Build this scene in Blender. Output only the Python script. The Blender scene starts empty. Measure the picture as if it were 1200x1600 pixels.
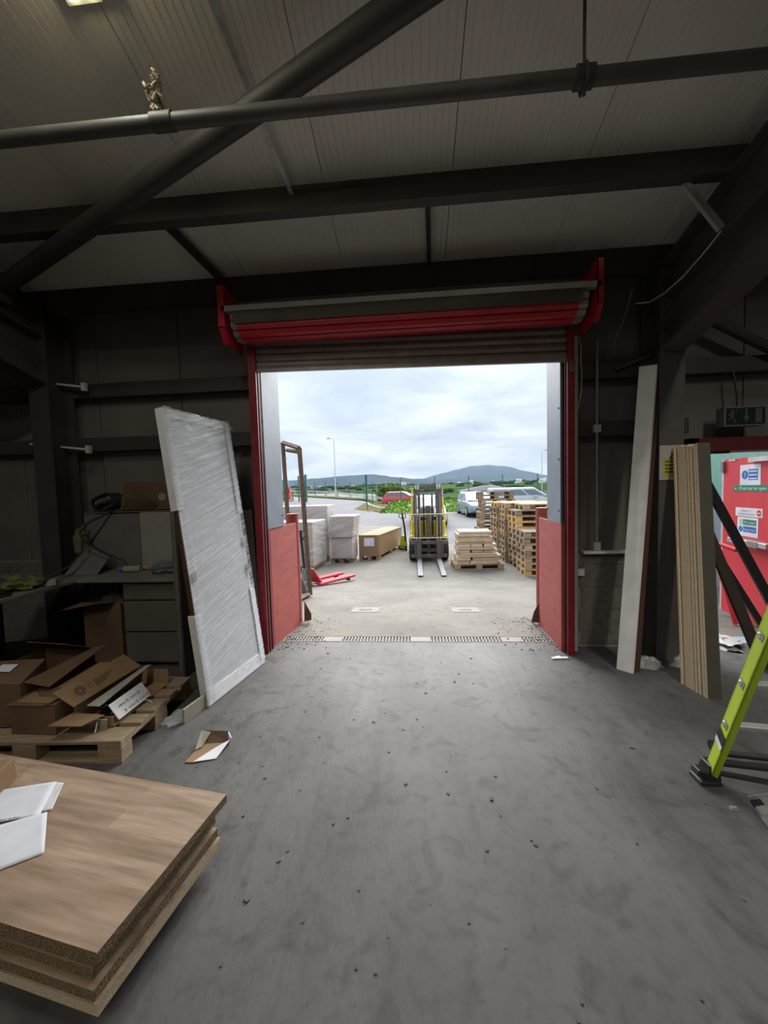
import bpy, bmesh, math, random
from mathutils import Vector, Matrix, noise

SC = bpy.context.scene
COL = SC.collection
random.seed(7)
V = Vector
PI = math.pi

# ------------------------------------------------------------------ camera
cam = bpy.data.cameras.new('camera')
cam.sensor_fit = 'VERTICAL'
cam.sensor_height = 36.0
cam.lens = 13.5
cam.clip_start = 0.02
cam.clip_end = 30000
camo = bpy.data.objects.new('camera', cam)
COL.objects.link(camo)
_p, _y, _r = math.radians(3.2), math.radians(4.5), 0.0284
_fw = V((-math.sin(_y) * math.cos(_p), math.cos(_y) * math.cos(_p), -math.sin(_p)))
_r0 = V((math.cos(_y), math.sin(_y), 0))
_u0 = _r0.cross(_fw)
_R = math.cos(_r) * _r0 - math.sin(_r) * _u0
_U = math.cos(_r) * _u0 + math.sin(_r) * _r0
camo.matrix_world = Matrix(((_R.x, _U.x, -_fw.x, 0), (_R.y, _U.y, -_fw.y, 0), (_R.z, _U.z, -_fw.z, 1.6), (0, 0, 0, 1)))
SC.camera = camo

# ------------------------------------------------------------------ view
SC.view_settings.view_transform = 'Standard'
SC.view_settings.look = 'None'
SC.view_settings.gamma = 1
SC.view_settings.use_curve_mapping = False
SC.view_settings.exposure = 1.33
SC.cycles.max_bounces = 10
SC.cycles.diffuse_bounces = 6
SC.cycles.transparent_max_bounces = 12
SC.cycles.caustics_reflective = False
SC.cycles.caustics_refractive = False
SC.cycles.use_denoising = True
SC.cycles.sample_clamp_indirect = 6

# ------------------------------------------------------------------ overcast sky
SKY = 0.315
LAMP = 34.0
SUN = 3.9
w = bpy.data.worlds.new('overcast_sky')
SC.world = w
w.use_nodes = True
nt = w.node_tree
nt.nodes.clear()
N = nt.nodes.new
L = nt.links.new
tc = N('ShaderNodeTexCoord')
sep = N('ShaderNodeSeparateXYZ')
L(tc.outputs['Generated'], sep.inputs[0])
def mth(op, a, b=None):
    n = N('ShaderNodeMath')
    n.operation = op
    for i, v in enumerate((a, b)):
        if v is None:
            continue
        if isinstance(v, (int, float)):
            n.inputs[i].default_value = v
        else:
            L(v, n.inputs[i])
    return n.outputs[0]
zc = mth('MAXIMUM', sep.outputs[2], 0.0)
den = mth('ADD', zc, 0.16)
cmb = N('ShaderNodeCombineXYZ')
L(mth('DIVIDE', sep.outputs[0], den), cmb.inputs[0])
L(mth('DIVIDE', sep.outputs[1], den), cmb.inputs[1])
cmb.inputs[2].default_value = 3.3
nz = N('ShaderNodeTexNoise')
nz.inputs['Scale'].default_value = 1.15
nz.inputs['Detail'].default_value = 7
nz.inputs['Roughness'].default_value = 0.52
nz.inputs['Distortion'].default_value = 0.35
L(cmb.outputs[0], nz.inputs['Vector'])
rp = N('ShaderNodeValToRGB')
L(nz.outputs[0], rp.inputs[0])
rp.color_ramp.elements[0].position = 0.37
rp.color_ramp.elements[0].color = (0.57, 0.67, 0.83, 1)
rp.color_ramp.elements[1].position = 0.62
rp.color_ramp.elements[1].color = (0.90, 0.98, 1.05, 1)
grad = mth('ADD', mth('MULTIPLY', zc, 2.0), 1.0)
mx = N('ShaderNodeVectorMath')
mx.operation = 'SCALE'
L(rp.outputs[0], mx.inputs[0])
L(grad, mx.inputs['Scale'])
bg = N('ShaderNodeBackground')
bg.inputs['Strength'].default_value = SKY
L(mx.outputs[0], bg.inputs['Color'])
wo = N('ShaderNodeOutputWorld')
L(bg.outputs[0], wo.inputs['Surface'])

# veiled sun: a very wide glow through the cloud, ahead and to the right
sun = bpy.data.lights.new('veiled_sun', 'SUN')
sun.energy = SUN
sun.angle = math.radians(70)
sun.color = (1.0, 0.98, 0.95)
suno = bpy.data.objects.new('veiled_sun', sun)
COL.objects.link(suno)
suno.rotation_euler = V((-0.20, -1.0, -0.95)).to_track_quat('-Z', 'Y').to_euler()

# ------------------------------------------------------------------ helpers
def mat(name, col, rough=0.6, metal=0.0, col2=None, scale=6.0, stretch=(1, 1, 1), lo=0.35, hi=0.65, bump=0.0, bscale=60.0,
        rand=0.0, alpha=1.0, trans=0.0, detail=5.0, spec=0.5):
    m = bpy.data.materials.new(name)
    m.use_nodes = True
    t = m.node_tree
    b = t.nodes['Principled BSDF']
    b.inputs['Roughness'].default_value = rough
    b.inputs['Metallic'].default_value = metal
    b.inputs['Specular IOR Level'].default_value = spec
    b.inputs['Alpha'].default_value = alpha
    b.inputs['Transmission Weight'].default_value = trans
    c = tuple(col) + (1,)
    b.inputs['Base Color'].default_value = c
    m.diffuse_color = c
    out = None
    co = t.nodes.new('ShaderNodeTexCoord')
    mp = t.nodes.new('ShaderNodeMapping')
    mp.inputs['Scale'].default_value = stretch
    t.links.new(co.outputs['Object'], mp.inputs['Vector'])
    if col2 is None:
        col2 = tuple(x * 0.86 for x in col)
    n = t.nodes.new('ShaderNodeTexNoise')
    n.inputs['Scale'].default_value = scale
    n.inputs['Detail'].default_value = detail
    t.links.new(mp.outputs[0], n.inputs['Vector'])
    r = t.nodes.new('ShaderNodeValToRGB')
    r.color_ramp.elements[0].position = lo
    r.color_ramp.elements[1].position = hi
    r.color_ramp.elements[0].color = tuple(col2) + (1,)
    r.color_ramp.elements[1].color = c
    t.links.new(n.outputs[0], r.inputs[0])
    out = r.outputs[0]
    if rand > 0:
        oi = t.nodes.new('ShaderNodeObjectInfo')
        mr = t.nodes.new('ShaderNodeMapRange')
        mr.inputs['To Min'].default_value = 1 - rand
        mr.inputs['To Max'].default_value = 1 + rand
        t.links.new(oi.outputs['Random'], mr.inputs['Value'])
        hs = t.nodes.new('ShaderNodeHueSaturation')
        t.links.new(mr.outputs[0], hs.inputs['Value'])
        t.links.new(out, hs.inputs['Color'])
        out = hs.outputs[0]
    t.links.new(out, b.inputs['Base Color'])
    if bump > 0:
        n2 = t.nodes.new('ShaderNodeTexNoise')
        n2.inputs['Scale'].default_value = bscale
        n2.inputs['Detail'].default_value = 4
        t.links.new(mp.outputs[0], n2.inputs['Vector'])
        bp = t.nodes.new('ShaderNodeBump')
        bp.inputs['Strength'].default_value = bump
        bp.inputs['Distance'].default_value = 0.01
        t.links.new(n2.outputs[0], bp.inputs['Height'])
        t.links.new(bp.outputs[0], b.inputs['Normal'])
    return m

TEXTS = {}
def text_geo(s):
    """Outline letters of one line at size 1, as vertices and faces."""
    if s not in TEXTS:
        cu = bpy.data.curves.new('lettering', 'FONT')
        cu.body = s
        cu.resolution_u = 2
        o = bpy.data.objects.new('lettering', cu)
        COL.objects.link(o)
        dg = bpy.context.evaluated_depsgraph_get()
        me = bpy.data.meshes.new_from_object(o.evaluated_get(dg))
        vs = [v.co.copy() for v in me.vertices]
        fs = [tuple(p.vertices) for p in me.polygons]
        bpy.data.objects.remove(o)
        bpy.data.curves.remove(cu)
        bpy.data.meshes.remove(me)
        TEXTS[s] = (vs, fs, max(v.x for v in vs))
    return TEXTS[s]
for _s in ('FORMICA', 'Push bar to open', 'STRICTLY', 'NO ADMITTANCE', 'Fire exit', 'Keep clear', '!', 'C'):
    text_geo(_s)

class MB:
    def __init__(s):
        s.v, s.f, s.m = [], [], []
    def add(s, vs, fs, mi=0):
        o = len(s.v)
        s.v += [V(v) for v in vs]
        s.f += [tuple(i + o for i in f) for f in fs]
        s.m += [mi] * len(fs)
        return s
    def ob(s, p, u, v, w, mi=0):
        p, u, v, w = V(p), V(u), V(v), V(w)
        c = [p, p + u, p + u + v, p + v, p + w, p + u + w, p + u + v + w, p + v + w]
        return s.add(c, [(0, 3, 2, 1), (4, 5, 6, 7), (0, 1, 5, 4), (1, 2, 6, 5), (2, 3, 7, 6), (3, 0, 4, 7)], mi)
    def bx(s, x0, x1, y0, y1, z0, z1, mi=0):
        return s.ob((x0, y0, z0), (x1 - x0, 0, 0), (0, y1 - y0, 0), (0, 0, z1 - z0), mi)
    def hexa(s, c, mi=0):
        return s.add(c, [(0, 3, 2, 1), (4, 5, 6, 7), (0, 1, 5, 4), (1, 2, 6, 5), (2, 3, 7, 6), (3, 0, 4, 7)], mi)
    def prism(s, poly, vec, mi=0):
        n = len(poly)
        vec = V(vec)
        vs = [V(p) for p in poly] + [V(p) + vec for p in poly]
        fs = [tuple(range(n - 1, -1, -1)), tuple(range(n, 2 * n))] + [(i, (i + 1) % n, n + (i + 1) % n, n + i) for i in range(n)]
        return s.add(vs, fs, mi)
    def tube(s, pts, r, n=8, mi=0, r1=None):
        pts = [V(p) for p in pts]
        k = len(pts)
        rings, fs, prev = [], [], None
        for i, p in enumerate(pts):
            d = (pts[min(i + 1, k - 1)] - pts[max(i - 1, 0)]).normalized()
            if prev is None:
                a = d.orthogonal().normalized()
            else:
                a = (prev - d * prev.dot(d))
                a = a.normalized() if a.length > 1e-6 else d.orthogonal().normalized()
            prev = a
            b = d.cross(a)
            rr = r if r1 is None else r + (r1 - r) * i / max(k - 1, 1)
            rings += [p + (a * math.cos(2 * PI * j / n) + b * math.sin(2 * PI * j / n)) * rr for j in range(n)]
        for i in range(k - 1):
            for j in range(n):
                fs.append((i * n + j, i * n + (j + 1) % n, (i + 1) * n + (j + 1) % n, (i + 1) * n + j))
        fs.append(tuple(range(n - 1, -1, -1)))
        fs.append(tuple((k - 1) * n + j for j in range(n)))
        return s.add(rings, fs, mi)
    def cyl(s, a, b, r, n=14, mi=0, r1=None):
        return s.tube([a, b], r, n, mi, r1)
    def quad(s, a, b, c, d, mi=0):
        return s.add([a, b, c, d], [(0, 1, 2, 3)], mi)
    def slab(s, a, b, c, d, t, mi=0):
        """A flat sheet of four corners given a thickness t along its normal (downwards)."""
        a, b, c, d = V(a), V(b), V(c), V(d)
        n = (b - a).cross(d - a).normalized() * t
        return s.hexa([a - n, b - n, c - n, d - n, a, b, c, d], mi)
    def text(s, t, p, x, y, size, mi=0, width=None):
        vs, fs, wd = text_geo(t)
        x, y, p = V(x).normalized(), V(y).normalized(), V(p)
        sx = size if width is None else width / wd
        return s.add([p + x * v.x * sx + y * v.y * size for v in vs], fs, mi)
    def grid(s, fn, nu, nv, mi=0):
        vs = [fn(i / nu, j / nv) for j in range(nv + 1) for i in range(nu + 1)]
        fs = [(j * (nu + 1) + i, j * (nu + 1) + i + 1, (j + 1) * (nu + 1) + i + 1, (j + 1) * (nu + 1) + i) for j in range(nv) for i in range(nu)]
        return s.add(vs, fs, mi)
    def loft(s, secs, mi=0, caps=True):
        n, k = len(secs[0]), len(secs)
        vs = [V(p) for sc in secs for p in sc]
        fs = [(i * n + j, i * n + (j + 1) % n, (i + 1) * n + (j + 1) % n, (i + 1) * n + j) for i in range(k - 1) for j in range(n)]
        if caps:
            fs += [tuple(range(n - 1, -1, -1)), tuple((k - 1) * n + j for j in range(n))]
        return s.add(vs, fs, mi)
    def build(s, name, mats, parent=None, local=False, bevel=0.0, smooth=False, normals=True, seg=1):
        off = V((0, 0, 0))
        q = parent
        while q is not None and not local:
            off += q.location
            q = q.parent
        me = bpy.data.meshes.new(name)
        me.from_pydata([tuple(v - off) for v in s.v], [], s.f)
        if not isinstance(mats, (list, tuple)):
            mats = [mats]
        for m in mats:
            me.materials.append(m)
        me.polygons.foreach_set('material_index', s.m)
        if normals:
            bm = bmesh.new()
            bm.from_mesh(me)
            bmesh.ops.recalc_face_normals(bm, faces=bm.faces)
            bm.to_mesh(me)
            bm.free()
        if smooth:
            me.polygons.foreach_set('use_smooth', [True] * len(me.polygons))
            me.set_sharp_from_angle(angle=math.radians(40))
        o = bpy.data.objects.new(name, me)
        COL.objects.link(o)
        if parent is not None:
            o.parent = parent
        if bevel > 0:
            b = o.modifiers.new('edges', 'BEVEL')
            b.width = bevel
            b.segments = seg
            b.limit_method = 'ANGLE'
        return o

def tag(o, label=None, cat=None, group=None, kind=None):
    for k, v in (('label', label), ('category', cat), ('group', group), ('kind', kind)):
        if v:
            o[k] = v
    return o
def thing(name, label, cat, loc=(0, 0, 0), group=None, kind=None):
    o = bpy.data.objects.new(name, None)
    COL.objects.link(o)
    o.empty_display_size = 0.1
    o.location = loc
    return tag(o, label, cat, group, kind)
def copy_tree(o, parent=None):
    c = o.copy()
    COL.objects.link(c)
    if parent is not None:
        c.parent = parent
    for ch in [k for k in KIDS.get(o.name, [])]:
        copy_tree(ch, c)
    return c
KIDS = {}
def learn(o):
    KIDS[o.name] = list(o.children)
    for c in o.children:
        learn(c)
def box(name, m, parent, x0, x1, y0, y1, z0, z1, bevel=0.0, local=False):
    return MB().bx(x0, x1, y0, y1, z0, z1).build(name, m, parent, local, bevel)
def lerp(a, b, t):
    return a + (b - a) * t

# ------------------------------------------------------------------ materials
M = {}
M['floor'] = mat('worn_concrete', (0.118, 0.116, 0.112), 0.7, col2=(0.086, 0.084, 0.081), scale=1.6, stretch=(1.5, 0.55, 1), bump=0.25, bscale=35)
M['yard'] = mat('pale_yard_concrete', (0.170, 0.156, 0.134), 0.9, col2=(0.125, 0.115, 0.100), scale=1.3, bump=0.3, bscale=20, detail=9)
M['tarmac'] = mat('grey_tarmac', (0.125, 0.125, 0.13), 0.95, col2=(0.10, 0.10, 0.106), scale=0.5)
M['ceil'] = mat('grey_white_liner_sheet', (0.84, 0.80, 0.745), 0.5, col2=(0.78, 0.74, 0.685), scale=1.2)
M['liner'] = mat('dark_wall_liner', (0.17, 0.155, 0.14), 0.7, col2=(0.13, 0.12, 0.11), scale=1.5)  # dark tone with mild variation for all wall liner sheets
M['block'] = mat('grey_concrete_block', (0.17, 0.165, 0.145), 0.95, col2=(0.13, 0.125, 0.11), scale=14, bump=0.6, bscale=120, rand=0.12)
M['mortar'] = mat('pale_mortar', (0.24, 0.235, 0.215), 0.95)
M['steel'] = mat('dark_oxide_steel', (0.055, 0.048, 0.043), 0.6, col2=(0.04, 0.033, 0.03), scale=3)
M['column'] = mat('grey_painted_steel', (0.085, 0.08, 0.072), 0.55, col2=(0.065, 0.06, 0.055), scale=4)
M['galv'] = mat('galvanised_steel', (0.66, 0.66, 0.65), 0.55, 0.1, col2=(0.50, 0.50, 0.49), scale=25)
M['red'] = mat('dark_red_paint', (0.27, 0.012, 0.026), 0.45, col2=(0.19, 0.010, 0.018), scale=8)
M['shut'] = mat('red_shutter_paint', (0.50, 0.013, 0.032), 0.42, col2=(0.38, 0.010, 0.024), scale=5)
M['slat'] = mat('plain_shutter_steel', (0.30, 0.26, 0.25), 0.4, 0.3, col2=(0.23, 0.20, 0.19), scale=8)
M['guard'] = mat('faded_red_guard_paint', (0.47, 0.10, 0.085), 0.65, col2=(0.36, 0.085, 0.075), scale=3.5, stretch=(1, 1, 2.5), lo=0.3, hi=0.7)
M['sheet'] = mat('grey_reveal_sheet', (0.235, 0.27, 0.32), 0.45, 0.05, col2=(0.195, 0.23, 0.28), scale=4)
M['black'] = mat('black_plastic', (0.018, 0.018, 0.02), 0.5)
M['rust'] = mat('rusty_brown_steel', (0.17, 0.10, 0.06), 0.8, col2=(0.10, 0.06, 0.04), scale=20)
M['white'] = mat('white_laminate', (0.80, 0.80, 0.82), 0.45)
M['paper'] = mat('white_paper', (0.70, 0.73, 0.82), 0.8)
M['card'] = mat('brown_cardboard', (0.30, 0.19, 0.10), 0.85, col2=(0.25, 0.155, 0.085), scale=4)
M['cardd'] = mat('dull_cardboard', (0.17, 0.105, 0.058), 0.9, col2=(0.12, 0.075, 0.043), scale=4)
M['ink'] = mat('brown_print', (0.12, 0.075, 0.045), 0.9)
M['inkb'] = mat('black_print', (0.03, 0.03, 0.035), 0.8)
M['wood'] = mat('pallet_wood', (0.45, 0.32, 0.19), 0.85, col2=(0.30, 0.205, 0.12), scale=7, stretch=(1, 6, 6), rand=0.25)
M['woodold'] = mat('grey_old_pallet_wood', (0.30, 0.23, 0.16), 0.9, col2=(0.20, 0.15, 0.10), scale=7, stretch=(1, 6, 6), rand=0.2)
M['woodnew'] = mat('new_yellow_pallet_wood', (0.62, 0.40, 0.16), 0.85, col2=(0.48, 0.30, 0.12), scale=7, stretch=(1, 6, 6), rand=0.1)
M['chip'] = mat('chipboard_edge', (0.35, 0.255, 0.15), 0.95, col2=(0.17, 0.115, 0.06), scale=110, bump=0.7, bscale=220, lo=0.4, hi=0.6)
M['chipl'] = mat('pale_chipboard_edge', (0.80, 0.66, 0.46), 0.95, col2=(0.62, 0.50, 0.34), scale=110, bump=0.4, bscale=220)
M['film'] = None
M['fresh'] = mat('fresh_sawn_board', (0.66, 0.52, 0.36), 0.8, col2=(0.56, 0.43, 0.29), scale=6, rand=0.08)
M['lime'] = mat('lime_green_fibreglass', (0.54, 0.72, 0.035), 0.4, col2=(0.49, 0.66, 0.035), scale=5)
M['alu'] = mat('aluminium', (0.55, 0.55, 0.54), 0.4, 0.6)
M['mint'] = mat('mint_green_cladding', (0.40, 0.74, 0.60), 0.5, col2=(0.36, 0.69, 0.55), scale=3)
M['firered'] = mat('red_fire_door_paint', (0.70, 0.055, 0.075), 0.4, col2=(0.64, 0.045, 0.06), scale=3)
M['signg'] = mat('sign_green', (0.02, 0.24, 0.13), 0.5)
M['signb'] = mat('sign_blue', (0.03, 0.16, 0.50), 0.5)
M['signr'] = mat('sign_red', (0.66, 0.04, 0.06), 0.5)
M['signw'] = mat('sign_white', (0.80, 0.82, 0.86), 0.5)
M['signy'] = mat('sign_yellow', (0.42, 0.36, 0.03), 0.5)
M['tyre'] = mat('black_rubber', (0.03, 0.03, 0.03), 0.85)
M['glass'] = mat('dark_car_glass', (0.10, 0.14, 0.17), 0.08, spec=0.8)
M['grey'] = mat('mid_grey_plastic', (0.25, 0.25, 0.255), 0.6)
M['ltgrey'] = mat('light_grey_paint', (0.40, 0.39, 0.36), 0.6)
M['brownboard'] = mat('dark_brown_board', (0.085, 0.038, 0.03), 0.6)
M['beige'] = mat('beige_board', (0.36, 0.33, 0.27), 0.6)
M['carton'] = mat('grey_brown_carton', (0.40, 0.345, 0.30), 0.8, col2=(0.33, 0.28, 0.245), scale=2, stretch=(1, 1, 5))
M['green'] = mat('dark_green_paint', (0.02, 0.13, 0.10), 0.5)

def film_mat(name, lo, hi, stretch, rot, scale=6.0, col=(0.84, 0.87, 0.95)):
    """Stretch film: clear with milky streaks."""
    m = bpy.data.materials.new(name)
    m.use_nodes = True
    t = m.node_tree
    b = t.nodes['Principled BSDF']
    b.inputs['Base Color'].default_value = tuple(col) + (1,)
    b.inputs['Roughness'].default_value = 0.22
    co = t.nodes.new('ShaderNodeTexCoord')
    mp = t.nodes.new('ShaderNodeMapping')
    mp.inputs['Rotation'].default_value = rot
    mp2 = t.nodes.new('ShaderNodeMapping')
    mp2.inputs['Scale'].default_value = stretch
    t.links.new(co.outputs['Object'], mp.inputs[0])
    t.links.new(mp.outputs[0], mp2.inputs[0])
    n = t.nodes.new('ShaderNodeTexNoise')
    n.inputs['Scale'].default_value = scale
    n.inputs['Detail'].default_value = 6
    n.inputs['Roughness'].default_value = 0.7
    t.links.new(mp2.outputs[0], n.inputs[0])
    r = t.nodes.new('ShaderNodeMapRange')
    r.inputs['From Min'].default_value = 0.36
    r.inputs['From Max'].default_value = 0.68
    r.inputs['To Min'].default_value = lo
    r.inputs['To Max'].default_value = hi
    t.links.new(n.outputs[0], r.inputs[0])
    t.links.new(r.outputs[0], b.inputs['Alpha'])
    bp = t.nodes.new('ShaderNodeBump')
    bp.inputs['Strength'].default_value = 0.35
    bp.inputs['Distance'].default_value = 0.004
    t.links.new(n.outputs[0], bp.inputs['Height'])
    t.links.new(bp.outputs[0], b.inputs['Normal'])
    return m
M['film'] = film_mat('stretch_film', 0.10, 0.62, (0.7, 22, 1), (0, 0, -0.30), 2.0)
M['filmout'] = film_mat('pallet_wrap_film', 0.0, 0.45, (1, 1, 9), (0.2, 0.35, 0), 1.3, (0.85, 0.88, 0.92))

def plank_mat():
    """Oak-print laminate: long staves with their own tone and grain."""
    m = bpy.data.materials.new('oak_block_laminate')
    m.use_nodes = True
    t = m.node_tree
    b = t.nodes['Principled BSDF']
    b.inputs['Roughness'].default_value = 0.5
    co = t.nodes.new('ShaderNodeTexCoord')
    mp = t.nodes.new('ShaderNodeMapping')
    mp.inputs['Scale'].default_value = (1.0, 1.0, 1.0)
    t.links.new(co.outputs['Object'], mp.inputs[0])
    br = t.nodes.new('ShaderNodeTexBrick')
    br.inputs['Color1'].default_value = (0.35, 0.255, 0.185, 1)
    br.inputs['Color2'].default_value = (0.45, 0.335, 0.25, 1)
    br.inputs['Mortar'].default_value = (0.44, 0.34, 0.26, 1)
    br.inputs['Scale'].default_value = 1.0
    br.inputs['Mortar Size'].default_value = 0.0
    br.inputs['Brick Width'].default_value = 0.75
    br.inputs['Row Height'].default_value = 0.09
    t.links.new(mp.outputs[0], br.inputs['Vector'])
    mp2 = t.nodes.new('ShaderNodeMapping')
    mp2.inputs['Scale'].default_value = (1.6, 16, 16)
    t.links.new(co.outputs['Object'], mp2.inputs[0])
    n = t.nodes.new('ShaderNodeTexNoise')
    n.inputs['Scale'].default_value = 2.2
    n.inputs['Detail'].default_value = 8
    n.inputs['Distortion'].default_value = 0.12
    t.links.new(mp2.outputs[0], n.inputs[0])
    r = t.nodes.new('ShaderNodeValToRGB')
    r.color_ramp.elements[0].position = 0.3
    r.color_ramp.elements[0].color = (0.62, 0.6, 0.58, 1)
    r.color_ramp.elements[1].position = 0.7
    r.color_ramp.elements[1].color = (1.1, 1.1, 1.1, 1)
    t.links.new(n.outputs[0], r.inputs[0])
    mx = t.nodes.new('ShaderNodeMix')
    mx.data_type = 'RGBA'
    mx.blend_type = 'MULTIPLY'
    mx.inputs[0].default_value = 1
    t.links.new(br.outputs[0], mx.inputs[6])
    t.links.new(r.outputs[0], mx.inputs[7])
    t.links.new(mx.outputs[2], b.inputs['Base Color'])
    return m
M['oak'] = plank_mat()

def floor_mat(m, layers):
    """Concrete with dark scuffs, tyre streaks along the way in and scattered grit marks."""
    t = m.node_tree
    b = t.nodes['Principled BSDF']
    base = b.inputs['Base Color'].links[0].from_socket
    co = t.nodes.new('ShaderNodeTexCoord')
    def layer(prev, scale, stretch, a, bb, val, detail=6, dist=0.0):
        mp = t.nodes.new('ShaderNodeMapping')
        mp.inputs['Scale'].default_value = stretch
        t.links.new(co.outputs['Object'], mp.inputs[0])
        n = t.nodes.new('ShaderNodeTexNoise')
        n.inputs['Scale'].default_value = scale
        n.inputs['Detail'].default_value = detail
        n.inputs['Distortion'].default_value = dist
        t.links.new(mp.outputs[0], n.inputs[0])
        r = t.nodes.new('ShaderNodeMapRange')
        r.inputs['From Min'].default_value = a
        r.inputs['From Max'].default_value = bb
        r.inputs['To Min'].default_value = 1.0
        r.inputs['To Max'].default_value = val
        t.links.new(n.outputs[0], r.inputs[0])
        mx = t.nodes.new('ShaderNodeMix')
        mx.data_type = 'RGBA'
        mx.blend_type = 'MULTIPLY'
        mx.inputs[0].default_value = 1
        t.links.new(prev, mx.inputs[6])
        t.links.new(r.outputs[0], mx.inputs[7])
        return mx.outputs[2]
    c = base
    for ly in layers:
        c = layer(c, *ly)
    t.links.new(c, b.inputs['Base Color'])
floor_mat(M['floor'], [(1.1, (1, 1, 1), 0.42, 0.72, 0.66, 8, 0.6), (2.2, (4.0, 0.35, 1), 0.55, 0.75, 0.72), (5.0, (1, 1, 1), 0.54, 0.70, 0.58, 10, 1.2),
                       (14.0, (1, 1, 1), 0.50, 0.74, 0.72, 10, 0.4), (38.0, (1, 1, 1), 0.70, 0.76, 0.45, 3)])
floor_mat(M['yard'], [(2.6, (1, 1, 1), 0.50, 0.72, 0.80, 10, 0.8), (9.0, (1.4, 0.8, 1), 0.56, 0.72, 0.74, 10, 0.6), (45.0, (1, 1, 1), 0.62, 0.76, 0.70, 4)])
floor_mat(M['guard'], [(3.0, (1, 1, 5), 0.55, 0.72, 0.80, 8, 0.5), (22.0, (1, 1, 1), 0.62, 0.74, 0.70, 6)])

# ------------------------------------------------------------------ ground shape outside
def _pl(pts, y):
    for (a, za), (b, zb) in zip(pts, pts[1:]):
        if y <= b:
            return za if y <= a else lerp(za, zb, (y - a) / (b - a))
    return pts[-1][1]
PL = [(4.13, 0), (4.6, -0.02), (8.5, -0.42), (14, -0.42), (24, -0.12), (40, 0.38), (60, 0.75), (90, 0.7), (130, -3), (180, -8)]
PR = [(4.13, 0), (4.6, -0.02), (8.5, -0.42), (14, -0.42), (24, -0.10), (32, 0.0), (40, 0.0), (60, -0.6), (90, -4), (130, -8), (180, -10)]
def gz(x, y):
    k = min(max((x + 6) / 4.0, 0), 1)
    k = k * k * (3 - 2 * k)
    z = lerp(_pl(PL, y), _pl(PR, y), k)
    if x < -4:
        z += min(-x - 4, 20) * 0.033 * min(max((y - 18) / 20, 0), 1)
    return z

# ================================================================== THE SETTING
YW = 3.86
ZR = 3.62
TS = math.tan(math.radians(15))
def roofz(y):
    return ZR + TS * (3.8 - y)

tag(MB().bx(-9, 9, -8, 3.965, -0.15, 0).build('floor', M['floor']), kind='structure')

# outside ground: a sheet that falls from the door, then rises to the car park and the road
ys = [4.13, 4.4, 4.7, 5.5, 6.5, 7.5, 8.5, 9.5, 11, 12.5, 14, 17, 20, 24, 28, 32, 36, 40, 46, 52, 60, 70, 80, 90, 110, 130, 180]
xs = [-60, -40, -30, -24, -18, -14, -11, -9, -7, -6, -5, -4, -3, -2, -1, 0, 1, 2, 3, 4, 6, 8, 11, 15, 20, 30, 45, 60]
mb = MB()
o0 = [V((x, y, gz(x, y))) for y in ys for x in xs]
nx = len(xs)
fs, mi = [], []
for j in range(len(ys) - 1):
    for i in range(nx - 1):
        fs.append((j * nx + i, j * nx + i + 1, (j + 1) * nx + i + 1, (j + 1) * nx + i))
        yy, xx = ys[j], xs[i]
        mi.append(0 if yy < 14 or (yy < 20 and xx < -1) else 1)
mb.v, mb.f, mb.m = o0, fs, mi
tag(mb.build('ground', [M['yard'], M['tarmac']], normals=False), kind='structure')
for (x0, x1, y0, y1) in ((-0.92, -0.53, 5.22, 5.54), (0.49, 0.87, 5.20, 5.50)):
    pm = MB().bx(x0, x1, y0, y1, gz(0, 5.36) - 0.06, gz(0, 5.36) + 0.004)
    pm.bx(x0 + 0.11, x1 - 0.11, y0 + 0.11, y1 - 0.11, gz(0, 5.36), gz(0, 5.36) + 0.007, 1)
    for v in pm.v:
        v.z += gz(0, v.y) - gz(0, 5.36)
    tag(pm.build('concrete_patch', [mat('pale_patch', (0.225, 0.212, 0.190), 0.9), M['yard']]),
        'pale square patch in the yard concrete, ' + ('on the pallet truck side' if x0 < 0 else 'on the pallet stack side'), 'patch')

# door wall: cladding core with two openings, block base and liner sheets in front of it
core = MB()
for (x0, x1, z0, z1) in ((-9, -1.54, 0, 3.7), (-1.54, 1.45, 2.98, 3.7), (1.45, 2.6, 0, 3.7), (2.6, 3.66, 1.96, 3.7), (3.66, 9, 0, 3.7)):
    core.bx(x0, x1, 3.985, 4.06, z0, z1)
for (x0, x1) in ((-9, -1.56), (1.46, 2.6), (3.66, 9)):
    core.bx(x0, x1, YW + 0.006, 3.985, 0, 0.935, 1)
wall = tag(core.build('wall_back', [M['liner'], M['mortar']]), kind='structure')
proto = None
for (x0, x1) in ((-5.2, -1.57), (1.47, 2.58), (3.68, 6.4)):
    for r in range(5):
        z0 = (-0.115, 0.147, 0.372, 0.597, 0.822)[r] + (0.0 if r else 0.145)
        h = (0.112, 0.215, 0.215, 0.215, 0.105)[r]
        x = x0 - (0.225 if r % 2 else 0.0) + (0.15 if x0 > 0 else 0)
        while x < x1:
            a, b = max(x, x0), min(x + 0.44, x1)
            if b - a > 0.05:
                MB().bx(a, b, YW - 0.004 + random.uniform(0, .003), YW + 0.05, z0, z0 + h).build('concrete_block', M['block'], wall, bevel=0.003)
            x += 0.45
x = -6.15
while x < 6.3:
    for (a, b, z0, z1) in ((x, x + 0.925, 0.935, 3.66),):
        if a < 1.4 and b > -1.5:
            if a < -1.5:
                b = -1.53
            elif b > 1.4 and a < 1.4:
                if b > 1.43:
                    MB().bx(a, 1.4, 3.962, 3.984, 2.98, z1).build('liner_panel', M['liner'], wall, bevel=0.004)
                a = 1.43
            else:
                z0 = 2.98
        elif b > 2.6 and a < 3.66:
            z0 = 2.0
        if b - a > 0.05:
            MB().bx(a, b - 0.006, 3.962, 3.984, z0, z1).build('liner_panel', M['liner'], wall, bevel=0.004)
    x += 0.93
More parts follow.
